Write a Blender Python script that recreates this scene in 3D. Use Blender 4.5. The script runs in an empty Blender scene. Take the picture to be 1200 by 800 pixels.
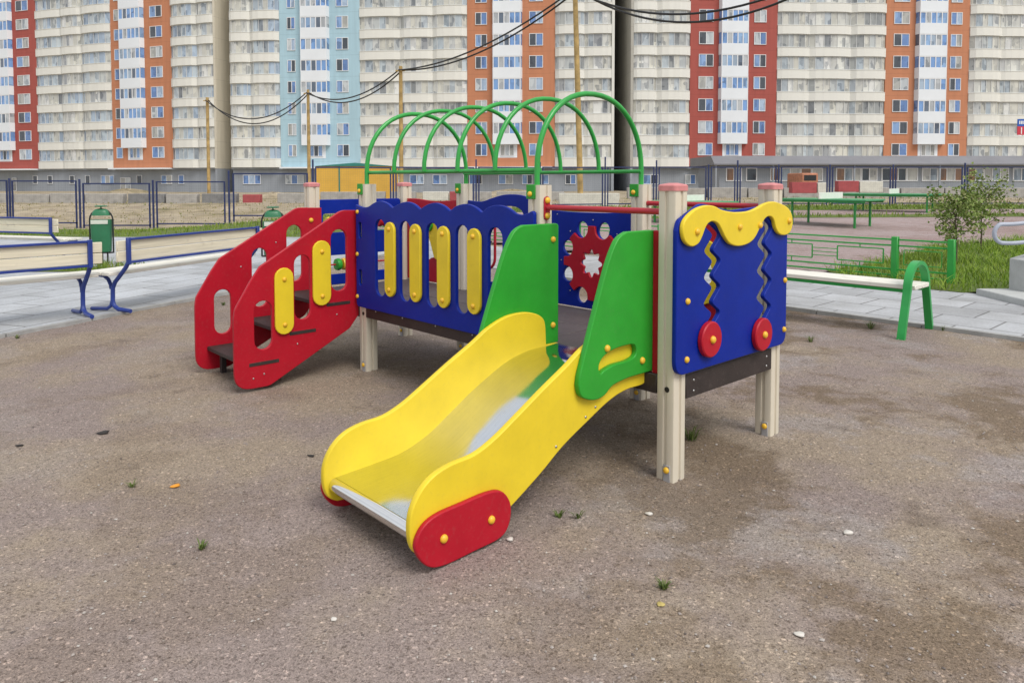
import bpy, bmesh, math, random
import numpy as np
from mathutils import Vector, Matrix
random.seed(7); RNG = np.random.default_rng(7)
S = bpy.context.scene; COL = S.collection
PI = math.pi

# ------------------------------------------------------------------ camera numbers
F = 857.87; PITCH = .0438; CY = 250.09; CH = 1.5           # focal length in px of a 1200 px wide frame
X0, Y0, ANG = .8022, 3.6461, -.8267                        # front corner post of the playset, heading of its long side
CA, SA = math.cos(ANG), math.sin(ANG)
def UW(u, v): return X0 + u*CA - v*SA, Y0 + u*SA + v*CA     # playset plan -> world
def UV(X, Y): dx, dy = X-X0, Y-Y0; return dx*CA+dy*SA, -dx*SA+dy*CA
HOR = CY - F*math.tan(PITCH)
def AX(px, Y): return (px-600)/F*Y                          # rough lateral position at depth Y
def AZ(py, Y): return CH + (HOR-py)*Y/F

def sst(a, b, x):
    t = np.clip((x-a)/(b-a), 0, 1); return t*t*(3-2*t)
def G(X, Y):                                                # terrain height
    b = np.interp(X, [-15.5, -14, -10.5, -8.5, 20, 60], [-.5, -.47, -.17, .1, .3, .3])
    left = b*(1-sst(36, 50, Y))
    far = np.where(b < 0, left, b)
    return far*sst(18, 30, Y)

# ------------------------------------------------------------------ materials
def nodes(name):
    m = bpy.data.materials.new(name); m.use_nodes = True
    nt = m.node_tree; nt.nodes.clear()
    out = nt.nodes.new('ShaderNodeOutputMaterial'); b = nt.nodes.new('ShaderNodeBsdfPrincipled')
    nt.links.new(b.outputs[0], out.inputs[0])
    return m, nt, b
def N(nt, t, **k):
    n = nt.nodes.new(t)
    for a, v in k.items(): setattr(n, a, v)
    return n
def ramp(nt, stops, interp='LINEAR'):
    r = N(nt, 'ShaderNodeValToRGB'); cr = r.color_ramp; cr.interpolation = interp
    while len(cr.elements) > 1: cr.elements.remove(cr.elements[-1])
    cr.elements[0].position = stops[0][0]; cr.elements[0].color = (*stops[0][1], 1)
    for p, c in stops[1:]:
        e = cr.elements.new(p); e.color = (*c, 1)
    return r
def noise(nt, vec, scale, detail=4, rough=.55):
    n = N(nt, 'ShaderNodeTexNoise'); n.inputs['Scale'].default_value = scale
    n.inputs['Detail'].default_value = detail; n.inputs['Roughness'].default_value = rough
    nt.links.new(vec, n.inputs['Vector']); return n
def mix(nt, fac, a, b, mode='MIX'):
    m = N(nt, 'ShaderNodeMix', data_type='RGBA', blend_type=mode)
    for s, v in ((0, fac), (6, a), (7, b)):
        if hasattr(v, 'links') or hasattr(v, 'is_linked'): nt.links.new(v, m.inputs[s])
        elif s == 0: m.inputs[0].default_value = v
        else: m.inputs[s].default_value = (*v, 1)
    return m.outputs[2]
def bump(nt, b, h, strength=.3, dist=.01):
    bn = N(nt, 'ShaderNodeBump'); bn.inputs['Strength'].default_value = strength; bn.inputs['Distance'].default_value = dist
    nt.links.new(h, bn.inputs['Height']); nt.links.new(bn.outputs[0], b.inputs['Normal'])

def paint(name, c, rough=.4, var=.12, scale=6, dirt=.0, metal=0, bumps=.06, bscale=90, spec=.5, coord='Object'):
    m, nt, b = nodes(name)
    tc = N(nt, 'ShaderNodeTexCoord').outputs[coord]
    n1 = noise(nt, tc, scale, 5); n2 = noise(nt, tc, scale*9, 3)
    d = tuple(x*(1-var) for x in c); l = tuple(min(1, x*(1+var)) for x in c)
    r = ramp(nt, [(.3, d), (.7, l)]); nt.links.new(n1.outputs[0], r.inputs[0])
    col = r.outputs[0]
    if dirt:
        dr = ramp(nt, [(.55, (0, 0, 0)), (.75, (dirt,)*3)]); nt.links.new(n2.outputs[0], dr.inputs[0])
        col = mix(nt, dr.outputs[0], col, (.22, .19, .16))
    nt.links.new(col, b.inputs['Base Color'])
    rr = N(nt, 'ShaderNodeMapRange'); rr.inputs[3].default_value = rough*.8; rr.inputs[4].default_value = min(1, rough*1.25)
    nt.links.new(n2.outputs[0], rr.inputs[0]); nt.links.new(rr.outputs[0], b.inputs['Roughness'])
    b.inputs['Metallic'].default_value = metal
    b.inputs['Specular IOR Level'].default_value = spec
    if bumps:
        n3 = noise(nt, tc, bscale, 2); bump(nt, b, n3.outputs[0], bumps, .004)
    return m

M = {}
M['red'] = paint('red_paint', (.43, .008, .022), .42, .08, dirt=.09, spec=.3)
M['blue'] = paint('blue_paint', (.002, .02, .27), .42, .1, dirt=.04, spec=.2)
M['yellow'] = paint('yellow_paint', (.78, .585, .028), .42, .06, dirt=.07, spec=.35)
M['green'] = paint('green_paint', (.028, .33, .03), .4, .08, dirt=.06, spec=.35)
M['tube_green'] = paint('green_tube_paint', (.03, .33, .055), .3, .1)
M['tube_red'] = paint('red_tube_paint', (.42, .015, .03), .3, .1)
M['bolt'] = paint('yellow_bolt_cap', (.78, .46, .035), .35, .05, bumps=0)
M['cream'] = paint('cream_post_paint', (.66, .60, .485), .45, .05, dirt=.05, scale=4, bumps=.03)
M['cap'] = paint('faded_pink_cap', (.58, .22, .22), .6, .2, dirt=.1, scale=14)
M['brown'] = paint('dark_brown_board', (.032, .022, .02), .6, .2, dirt=.15)
M['deck'] = paint('deck_board', (.085, .07, .072), .6, .2, dirt=.3, scale=3)
M['steel'] = paint('stainless_sheet', (.68, .68, .66), .15, .05, metal=1, bumps=.03, bscale=30)
def steel():
    m, nt, b = nodes('slide_steel'); tc = N(nt, 'ShaderNodeTexCoord').outputs['Object']
    mp = N(nt, 'ShaderNodeMapping'); mp.inputs['Scale'].default_value = (160, 5, 5); nt.links.new(tc, mp.inputs[0])
    n = noise(nt, mp.outputs[0], 1, 5, .7); n2 = noise(nt, tc, 5, 4, .6); n3 = noise(nt, tc, 40, 3)
    r = ramp(nt, [(.3, (.64, .67, .70)), (.6, (.72, .75, .78))]); nt.links.new(n.outputs[0], r.inputs[0])
    dr = ramp(nt, [(.6, (0, 0, 0)), (.78, (.18,)*3)]); nt.links.new(n3.outputs[0], dr.inputs[0])
    nt.links.new(mix(nt, dr.outputs[0], r.outputs[0], (.42, .39, .35)), b.inputs['Base Color']); b.inputs['Metallic'].default_value = 1
    mr = N(nt, 'ShaderNodeMapRange'); mr.inputs[1].default_value = .3; mr.inputs[2].default_value = .7; mr.inputs[3].default_value = .07; mr.inputs[4].default_value = .15
    nt.links.new(n2.outputs[0], mr.inputs[0]); nt.links.new(mr.outputs[0], b.inputs['Roughness'])
    bump(nt, b, n.outputs[0], .05, .001); return m
M['steel'] = steel()
M['chrome'] = paint('polished_steel', (.75, .75, .74), .12, .05, metal=1, bumps=0)
M['screw'] = paint('steel_screw', (.5, .5, .5), .35, .05, metal=1, bumps=0)
M['galv'] = paint('galvanised_plate', (.35, .35, .36), .5, .15, bumps=.05)
M['black'] = paint('black_plastic', (.015, .015, .015), .5, .1, bumps=0)
M['navy'] = paint('navy_fence_paint', (.018, .03, .11), .45, .15)
M['bench_blue'] = paint('bench_blue_paint', (.02, .045, .24), .4, .12)
M['wire'] = paint('fence_wire', (.05, .06, .10), .5, .1, bumps=0)
M['rail_grey'] = paint('grey_rail_paint', (.36, .39, .46), .4, .1)
M['bin'] = paint('bin_green_paint', (.02, .15, .065), .4, .15, dirt=.1)
M['pale'] = paint('pale_label', (.55, .58, .5), .6, .1)
M['netboard'] = paint('white_net_board', (.72, .74, .68), .6, .06)
M['table'] = paint('table_green_paint', (.06, .30, .12), .45, .1)
M['table_frame'] = paint('table_frame_paint', (.025, .26, .05), .45, .1)
M['hoop'] = paint('hoop_green_paint', (.025, .33, .07), .33, .08)
M['pole'] = paint('rusty_yellow_pole', (.42, .285, .105), .7, .35, dirt=.5, scale=2.2)
M['cable'] = paint('black_cable', (.012, .012, .013), .5, .1, bumps=0)
M['concrete'] = paint('grey_concrete', (.36, .345, .32), .85, .22, dirt=.3, scale=2.5, bumps=.3, bscale=25)
M['concrete_dark'] = paint('dark_concrete', (.2, .2, .2), .85, .25, dirt=.3, scale=2.5, bumps=.3, bscale=25)
M['concrete_white'] = paint('whitewashed_concrete', (.6, .59, .52), .85, .12, dirt=.35, scale=3, bumps=.3, bscale=25)
M['concrete_red'] = paint('red_painted_concrete', (.36, .07, .075), .8, .15, dirt=.25, scale=3, bumps=.3, bscale=25)
M['stepstone'] = paint('step_concrete', (.42, .43, .42), .8, .12, dirt=.2, scale=5, bumps=.25, bscale=40)
M['kerb'] = paint('kerb_concrete', (.33, .33, .32), .85, .2, dirt=.3, scale=5, bumps=.25, bscale=60)
M['shed'] = paint('ochre_shed_panel', (.66, .39, .06), .55, .08, scale=1)
M['teal'] = paint('teal_trim', (.03, .2, .17), .5, .1)
M['white'] = paint('white_facade_paint', (.74, .77, .80), .7, .04, scale=.4, bumps=0)
M['frame'] = paint('white_window_frame', (.74, .75, .76), .45, .03, bumps=0)
M['orange'] = paint('orange_van_paint', (.42, .17, .09), .6, .25)
M['roof'] = paint('grey_metal_roof', (.19, .19, .205), .5, .1, scale=.5)
M['sign_blue'] = paint('blue_sign', (.02, .1, .42), .4, .05)
M['sign_red'] = paint('red_sign', (.55, .035, .06), .4, .05)
M['sign_white'] = paint('sign_white', (.8, .8, .8), .5, .02)
M['stone'] = paint('pale_stone', (.6, .57, .52), .8, .12, scale=30, bumps=.3, bscale=80)
M['peel'] = paint('orange_peel', (.75, .3, .02), .55, .15, scale=40)
M['dryleaf'] = paint('dry_yellow_leaf', (.45, .36, .12), .7, .2, scale=40)
M['bark'] = paint('bark', (.09, .065, .045), .85, .3, scale=20, bumps=.4)
M['litter'] = paint('dark_twig', (.03, .026, .024), .9, .2)

def slat_wood(name, c):
    m, nt, b = nodes(name)
    tc = N(nt, 'ShaderNodeTexCoord').outputs['Object']
    mp = N(nt, 'ShaderNodeMapping'); mp.inputs['Scale'].default_value = (1.2, 22, 22); nt.links.new(tc, mp.inputs[0])
    n = noise(nt, mp.outputs[0], 2, 5)
    r = ramp(nt, [(.3, tuple(x*.82 for x in c)), (.72, tuple(min(1, x*1.08) for x in c))]); nt.links.new(n.outputs[0], r.inputs[0])
    n2 = noise(nt, tc, 5, 3); dr = ramp(nt, [(.62, (0, 0, 0)), (.8, (.5,)*3)]); nt.links.new(n2.outputs[0], dr.inputs[0])
    nt.links.new(mix(nt, dr.outputs[0], r.outputs[0], (.33, .28, .2)), b.inputs['Base Color']); b.inputs['Roughness'].default_value = .55
    bump(nt, b, n.outputs[0], .15, .004); return m
M['board'] = slat_wood('cream_painted_board', (.74, .68, .52))
M['seatboard'] = slat_wood('white_painted_board', (.78, .76, .68))

def facade(name, c, rough=.75, joint=True, lo=.9, hi=1.05):
    """painted concrete panels: storey joints, faint rain streaks and tone changes panel by panel"""
    m, nt, b = nodes(name)
    tc = N(nt, 'ShaderNodeTexCoord').outputs['Object']
    mp = N(nt, 'ShaderNodeMapping'); mp.inputs['Scale'].default_value = (1.1, 1.1, .09); nt.links.new(tc, mp.inputs[0])
    n = noise(nt, mp.outputs[0], 1.6, 4)
    r = ramp(nt, [(.3, tuple(x*lo for x in c)), (.7, tuple(min(1, x*hi) for x in c))]); nt.links.new(n.outputs[0], r.inputs[0])
    col = r.outputs[0]
    if joint:
        sx = N(nt, 'ShaderNodeSeparateXYZ'); nt.links.new(tc, sx.inputs[0])
        md = N(nt, 'ShaderNodeMath', operation='MODULO'); md.inputs[1].default_value = 2.9
        ad = N(nt, 'ShaderNodeMath', operation='ADD'); ad.inputs[1].default_value = 1.65
        nt.links.new(sx.outputs[2], ad.inputs[0]); nt.links.new(ad.outputs[0], md.inputs[0])
        lt = N(nt, 'ShaderNodeMath', operation='LESS_THAN'); lt.inputs[1].default_value = .05; nt.links.new(md.outputs[0], lt.inputs[0])
        ml = N(nt, 'ShaderNodeMath', operation='MULTIPLY'); ml.inputs[1].default_value = .35; nt.links.new(lt.outputs[0], ml.inputs[0])
        col = mix(nt, ml.outputs[0], col, tuple(x*.45 for x in c))
    nt.links.new(col, b.inputs['Base Color']); b.inputs['Roughness'].default_value = rough
    return m
M['f_orange'] = facade('orange_facade', (.50, .205, .105))
M['f_red'] = facade('brick_red_facade', (.36, .078, .06))
M['f_blue'] = facade('pale_blue_facade', (.38, .55, .63))
M['f_cream'] = facade('cream_facade', (.72, .71, .655), joint=False, lo=.965, hi=1.015)
M['f_tan'] = facade('tan_end_wall', (.62, .57, .46))
M['f_grey'] = facade('grey_end_wall', (.40, .385, .34))
M['f_inner'] = facade('loggia_inner_wall', (.5, .47, .38), joint=False)
M['f_plinth'] = facade('grey_plinth', (.30, .325, .36), joint=False)

def glazing(name, stops, rough=.1):  # pane base colour stands in for reflections and the rooms behind
    m, nt, b = nodes(name)
    g = N(nt, 'ShaderNodeNewGeometry'); oi = N(nt, 'ShaderNodeObjectInfo')
    a = N(nt, 'ShaderNodeMath', operation='MULTIPLY_ADD'); a.inputs[1].default_value = .63
    nt.links.new(oi.outputs['Random'], a.inputs[0]); nt.links.new(g.outputs['Random Per Island'], a.inputs[2])
    fr = N(nt, 'ShaderNodeMath', operation='FRACT'); nt.links.new(a.outputs[0], fr.inputs[0])
    r = ramp(nt, stops, 'CONSTANT'); nt.links.new(fr.outputs[0], r.inputs[0])
    tc = N(nt, 'ShaderNodeTexCoord').outputs['Object']
    va = N(nt, 'ShaderNodeVectorMath', operation='ADD'); nt.links.new(tc, va.inputs[0])
    cv = N(nt, 'ShaderNodeCombineXYZ'); ml = N(nt, 'ShaderNodeMath', operation='MULTIPLY'); ml.inputs[1].default_value = 300
    nt.links.new(oi.outputs['Random'], ml.inputs[0]); nt.links.new(ml.outputs[0], cv.inputs[0]); nt.links.new(cv.outputs[0], va.inputs[1])
    mpz = N(nt, 'ShaderNodeMapping'); mpz.inputs['Scale'].default_value = (2.1, .3, .95); nt.links.new(va.outputs[0], mpz.inputs[0])
    vo = N(nt, 'ShaderNodeTexVoronoi', distance='CHEBYCHEV'); vo.inputs['Scale'].default_value = 1.0; nt.links.new(mpz.outputs[0], vo.inputs['Vector'])
    so = N(nt, 'ShaderNodeSeparateColor'); nt.links.new(vo.outputs['Color'], so.inputs[0])
    nz = noise(nt, va.outputs[0], 3.5, 3, .6)
    n = N(nt, 'ShaderNodeMath', operation='MULTIPLY_ADD'); n.inputs[1].default_value = .35
    nt.links.new(nz.outputs[0], n.inputs[0]); nt.links.new(so.outputs[0], n.inputs[2])
    rr = ramp(nt, [(.22, (.55, .57, .60)), (.36, (.86, .87, .88)), (.7, (1.0, 1.0, 1.0)), (1.0, (1.16, 1.16, 1.14))]); nt.links.new(n.outputs[0], rr.inputs[0])
    nt.links.new(mix(nt, 1.0, r.outputs[0], rr.outputs[0], 'MULTIPLY'), b.inputs['Base Color'])
    b.inputs['Roughness'].default_value = rough; b.inputs['Specular IOR Level'].default_value = .8
    return m
M['g_loggia'] = glazing('loggia_glass', [(0, (.40, .42, .42)), (.16, (.47, .46, .41)), (.34, (.36, .41, .45)), (.46, (.24, .25, .25)), (.53, (.52, .51, .46)), (.7, (.42, .47, .5)), (.82, (.33, .34, .33)), (.9, (.48, .49, .48))])
M['g_loggia_blue'] = glazing('loggia_glass_bluish', [(0, (.39, .45, .50)), (.2, (.34, .42, .52)), (.4, (.45, .47, .46)), (.55, (.29, .36, .45)), (.66, (.42, .47, .5)), (.82, (.22, .25, .28)), (.88, (.46, .46, .42))])
M['g_clear'] = glazing('clear_loggia_glass', [(0, (.54, .53, .47)), (.22, (.48, .48, .45)), (.40, (.30, .31, .32)), (.48, (.58, .58, .54)), (.62, (.40, .44, .47)), (.74, (.60, .60, .58)), (.88, (.20, .21, .22)), (.92, (.5, .49, .44))])
M['g_win'] = glazing('window_glass', [(0, (.20, .32, .55)), (.3, (.33, .42, .55)), (.5, (.12, .22, .46)), (.65, (.45, .48, .5)), (.78, (.05, .06, .075)), (.9, (.36, .36, .34))])  # blue stops put the reflected sky into the pane colour
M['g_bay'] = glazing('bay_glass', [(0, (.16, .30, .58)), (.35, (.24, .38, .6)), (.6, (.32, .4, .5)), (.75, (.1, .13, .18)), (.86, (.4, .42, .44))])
M['g_low'] = glazing('low_window_glass', [(0, (.03, .045, .06)), (.35, (.08, .13, .18)), (.55, (.3, .36, .42)), (.75, (.45, .45, .42)), (.9, (.25, .12, .05))])

def gravel(name, cA, cB, cC, big=.55):
    m, nt, b = nodes(name)
    pos = N(nt, 'ShaderNodeNewGeometry').outputs['Position']
    n1 = noise(nt, pos, big, 6, .62); n2 = noise(nt, pos, 2.6, 5, .65); n3 = noise(nt, pos, 11, 4, .7)
    ad = N(nt, 'ShaderNodeMath', operation='MULTIPLY_ADD'); ad.inputs[1].default_value = .6
    nt.links.new(n2.outputs[0], ad.inputs[0]); nt.links.new(n1.outputs[0], ad.inputs[2])
    ad2 = N(nt, 'ShaderNodeMath', operation='MULTIPLY_ADD'); ad2.inputs[1].default_value = .25
    nt.links.new(n3.outputs[0], ad2.inputs[0]); nt.links.new(ad.outputs[0], ad2.inputs[2])
    r = ramp(nt, [(.74, cA), (.90, cB), (1.06, cC)]); nt.links.new(ad2.outputs[0], r.inputs[0])
    v = N(nt, 'ShaderNodeTexVoronoi'); v.inputs['Scale'].default_value = 130; nt.links.new(pos, v.inputs['Vector'])
    v2 = N(nt, 'ShaderNodeTexVoronoi'); v2.inputs['Scale'].default_value = 330; nt.links.new(pos, v2.inputs['Vector'])
    sp = N(nt, 'ShaderNodeSeparateColor'); nt.links.new(v.outputs['Color'], sp.inputs[0])
    sp2 = N(nt, 'ShaderNodeSeparateColor'); nt.links.new(v2.outputs['Color'], sp2.inputs[0])
    gr = ramp(nt, [(0, (.62, .61, .60)), (.5, (.95, .95, .95)), (.86, (1.1, 1.09, 1.09)), (.97, (1.5, 1.48, 1.46))]); nt.links.new(sp.outputs[0], gr.inputs[0])
    gr2 = ramp(nt, [(0, (.72, .72, .72)), (1, (1.22, 1.2, 1.2))]); nt.links.new(sp2.outputs[1], gr2.inputs[0])
    c = mix(nt, 1.0, r.outputs[0], gr.outputs[0], 'MULTIPLY'); c = mix(nt, 1.0, c, gr2.outputs[0], 'MULTIPLY')
    nt.links.new(c, b.inputs['Base Color']); b.inputs['Roughness'].default_value = .92; b.inputs['Specular IOR Level'].default_value = .2
    h = N(nt, 'ShaderNodeMath', operation='MULTIPLY_ADD'); h.inputs[1].default_value = .5
    nt.links.new(sp2.outputs[0], h.inputs[0]); nt.links.new(sp.outputs[1], h.inputs[2])
    h2 = N(nt, 'ShaderNodeMath', operation='MULTIPLY_ADD'); h2.inputs[1].default_value = 2.0
    nt.links.new(n3.outputs[0], h2.inputs[0]); nt.links.new(h.outputs[0], h2.inputs[2])
    bump(nt, b, h2.outputs[0], .55, .006); return m
M['sand'] = gravel('lilac_grey_gravel', (.145, .105, .072), (.255, .208, .188), (.335, .29, .28))
def sand_mat():
    m, nt, b = nodes('gravelly_sand')
    L = nt.links.new
    pos = N(nt, 'ShaderNodeNewGeometry').outputs['Position']
    def seed(k):
        v = N(nt, 'ShaderNodeVectorMath', operation='ADD'); L(pos, v.inputs[0]); v.inputs[1].default_value = (k*7.3, k*3.1, k*1.7); return v.outputs[0]
    def rmp(x, a, c, lo=0., hi=1.):
        r = N(nt, 'ShaderNodeMapRange'); r.interpolation_type = 'SMOOTHSTEP'
        for i, q in enumerate((a, c, lo, hi)): r.inputs[i+1].default_value = q
        L(x, r.inputs[0]); return r.outputs[0]
    def mul(a, c):
        r = N(nt, 'ShaderNodeMath', operation='MULTIPLY'); L(a, r.inputs[0])
        if isinstance(c, float): r.inputs[1].default_value = c
        else: L(c, r.inputs[1])
        return r.outputs[0]
    sx = N(nt, 'ShaderNodeSeparateXYZ'); L(pos, sx.inputs[0])
    right = rmp(sx.outputs[0], -.6, 1.6)                          # the right side is browner and more mixed, the left more tan
    lilac = rmp(noise(nt, seed(1), .75, 5, .62).outputs[0], .40, .58)
    grey = mul(rmp(noise(nt, seed(2), 1.25, 6, .66).outputs[0], .52, .63), rmp(right, 0, 1, .3, .75))
    brown = mul(rmp(noise(nt, seed(3), .95, 6, .68).outputs[0], .49, .585), rmp(right, 0, 1, .35, .95))
    dark = mul(rmp(noise(nt, seed(4), 2.3, 5, .7).outputs[0], .58, .70), .5)
    c = mix(nt, mul(lilac, .8), (.375, .308, .238), (.318, .262, .25))
    c = mix(nt, mul(grey, .8), c, (.39, .355, .345))
    c = mix(nt, mul(brown, .85), c, (.215, .16, .108))
    c = mix(nt, dark, c, (.18, .14, .11))
    v = N(nt, 'ShaderNodeTexVoronoi'); v.inputs['Scale'].default_value = 190; L(pos, v.inputs['Vector'])
    v2 = N(nt, 'ShaderNodeTexVoronoi'); v2.inputs['Scale'].default_value = 430; L(pos, v2.inputs['Vector'])
    v3 = N(nt, 'ShaderNodeTexVoronoi'); v3.inputs['Scale'].default_value = 100; L(pos, v3.inputs['Vector'])
    sp = N(nt, 'ShaderNodeSeparateColor'); L(v.outputs['Color'], sp.inputs[0])
    sp2 = N(nt, 'ShaderNodeSeparateColor'); L(v2.outputs['Color'], sp2.inputs[0])
    sp3 = N(nt, 'ShaderNodeSeparateColor'); L(v3.outputs['Color'], sp3.inputs[0])
    g1 = ramp(nt, [(0, (.52, .50, .49)), (.14, (.82, .81, .80)), (.5, (1, 1, 1)), (.88, (1.08, 1.07, 1.06)), (.98, (1.35, 1.33, 1.3))]); L(sp.outputs[0], g1.inputs[0])  # dark grain stops paint in the tiny shadows between grains
    g2 = ramp(nt, [(0, (.62, .61, .60)), (.4, (.98, .98, .98)), (1, (1.2, 1.19, 1.18))]); L(sp2.outputs[1], g2.inputs[0])
    g3 = ramp(nt, [(0, (.6, .58, .56)), (.12, (.95, .95, .95)), (.95, (1.02, 1.02, 1.02)), (.985, (1.6, 1.57, 1.54))]); L(sp3.outputs[0], g3.inputs[0])
    for g in (g1, g2, g3): c = mix(nt, 1.0, c, g.outputs[0], 'MULTIPLY')
    L(c, b.inputs['Base Color']); b.inputs['Roughness'].default_value = .93; b.inputs['Specular IOR Level'].default_value = .18
    n3 = noise(nt, pos, 14, 5, .7)
    h = N(nt, 'ShaderNodeMath', operation='MULTIPLY_ADD'); h.inputs[1].default_value = .5; L(sp2.outputs[0], h.inputs[0]); L(sp.outputs[0], h.inputs[2])
    h2 = N(nt, 'ShaderNodeMath', operation='MULTIPLY_ADD'); h2.inputs[1].default_value = 2.4; L(n3.outputs[0], h2.inputs[0]); L(h.outputs[0], h2.inputs[2])
    bump(nt, b, h2.outputs[0], .8, .006); return m
M['sand'] = sand_mat()
M['court'] = gravel('pink_gravel_court', (.29, .215, .195), (.34, .265, .25), (.38, .31, .3), .3)

def soil():
    m, nt, b = nodes('dry_soil')
    pos = N(nt, 'ShaderNodeNewGeometry').outputs['Position']
    n1 = noise(nt, pos, .22, 6, .6); n2 = noise(nt, pos, 1.7, 5, .65)
    r = ramp(nt, [(.3, (.17, .15, .06)), (.42, (.32, .26, .17)), (.55, (.40, .335, .24)), (.7, (.29, .23, .165))]); nt.links.new(n1.outputs[0], r.inputs[0])
    r2 = ramp(nt, [(.3, (.6, .6, .6)), (.7, (1.2, 1.2, 1.15))]); nt.links.new(n2.outputs[0], r2.inputs[0])
    nt.links.new(mix(nt, 1.0, r.outputs[0], r2.outputs[0], 'MULTIPLY'), b.inputs['Base Color']); b.inputs['Roughness'].default_value = .95
    bump(nt, b, n2.outputs[0], .6, .15); return m
M['soil'] = soil()
def turf():
    m, nt, b = nodes('short_turf')
    pos = N(nt, 'ShaderNodeNewGeometry').outputs['Position']
    n1 = noise(nt, pos, .8, 5, .6); n2 = noise(nt, pos, 30, 3)
    r = ramp(nt, [(.3, (.08, .12, .018)), (.6, (.12, .17, .022)), (.75, (.19, .18, .06))]); nt.links.new(n1.outputs[0], r.inputs[0])
    r2 = ramp(nt, [(.3, (.6, .6, .6)), (.7, (1.2, 1.2, 1.2))]); nt.links.new(n2.outputs[0], r2.inputs[0])
    nt.links.new(mix(nt, 1.0, r.outputs[0], r2.outputs[0], 'MULTIPLY'), b.inputs['Base Color']); b.inputs['Roughness'].default_value = .9
    bump(nt, b, n2.outputs[0], .6, .03); return m
M['turf'] = turf()
def leafmat(name, cols):
    m, nt, b = nodes(name)
    g = N(nt, 'ShaderNodeNewGeometry')
    st = [(i/max(1, len(cols)-1), c) for i, c in enumerate(cols)]
    r = ramp(nt, st); nt.links.new(g.outputs['Random Per Island'], r.inputs[0])
    nt.links.new(r.outputs[0], b.inputs['Base Color']); b.inputs['Roughness'].default_value = .55
    b.inputs['Specular IOR Level'].default_value = .3
    b.inputs['Transmission Weight'].default_value = 0
    return m
M['blade'] = leafmat('grass_blades', [(.09, .15, .015), (.14, .22, .02), (.19, .27, .035), (.26, .28, .08)])
M['blade_lush'] = leafmat('lush_grass_blades', [(.09, .16, .015), (.15, .25, .018), (.21, .33, .025), (.30, .38, .06)])
M['weedleaf'] = leafmat('weed_leaves', [(.05, .09, .015), (.09, .14, .025), (.14, .18, .05)])
M['leaf'] = leafmat('sapling_leaves', [(.11, .16, .035), (.16, .23, .05), (.22, .29, .07), (.30, .30, .12)])
M['pebble'] = leafmat('pebble_mix', [(.12, .10, .09), (.24, .2, .18), (.33, .29, .27), (.22, .18, .15), (.37, .33, .30), (.48, .45, .41)])

def tiles(name, ang, w, h, c, jc):
    m, nt, b = nodes(name)
    pos = N(nt, 'ShaderNodeNewGeometry').outputs['Position']
    mp = N(nt, 'ShaderNodeMapping', vector_type='TEXTURE'); mp.inputs['Rotation'].default_value = (0, 0, ang); nt.links.new(pos, mp.inputs[0])
    br = N(nt, 'ShaderNodeTexBrick'); nt.links.new(mp.outputs[0], br.inputs['Vector'])
    br.inputs['Scale'].default_value = 1; br.inputs['Brick Width'].default_value = w; br.inputs['Row Height'].default_value = h
    br.inputs['Mortar Size'].default_value = .011; br.inputs['Mortar Smooth'].default_value = .2
    br.inputs['Color1'].default_value = (*[x*.86 for x in c], 1); br.inputs['Color2'].default_value = (*[min(1, x*1.1) for x in c], 1); br.inputs['Mortar'].default_value = (*jc, 1)
    n1 = noise(nt, pos, 1.3, 5, .6); n2 = noise(nt, pos, 40, 3)
    r = ramp(nt, [(.3, (.76, .75, .73)), (.65, (1.1, 1.1, 1.1))]); nt.links.new(n1.outputs[0], r.inputs[0])
    r2 = ramp(nt, [(.3, (.85, .85, .85)), (.7, (1.1, 1.1, 1.1))]); nt.links.new(n2.outputs[0], r2.inputs[0])
    k = mix(nt, 1.0, br.outputs['Color'], r.outputs[0], 'MULTIPLY'); k = mix(nt, 1.0, k, r2.outputs[0], 'MULTIPLY')
    nt.links.new(k, b.inputs['Base Color']); b.inputs['Roughness'].default_value = .7
    iv = N(nt, 'ShaderNodeMath', operation='SUBTRACT'); iv.inputs[0].default_value = 1; nt.links.new(br.outputs['Fac'], iv.inputs[1])
    bump(nt, b, iv.outputs[0], .5, .01); return m
LANG = math.atan2(.95, .31)
M['path_l'] = tiles('pale_paving_slabs_far', LANG, 1.0, .5, (.42, .44, .465), (.16, .16, .16))
M['path_r'] = tiles('pale_paving_slabs', ANG, .6, .6, (.40, .41, .425), (.17, .17, .17))

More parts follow.
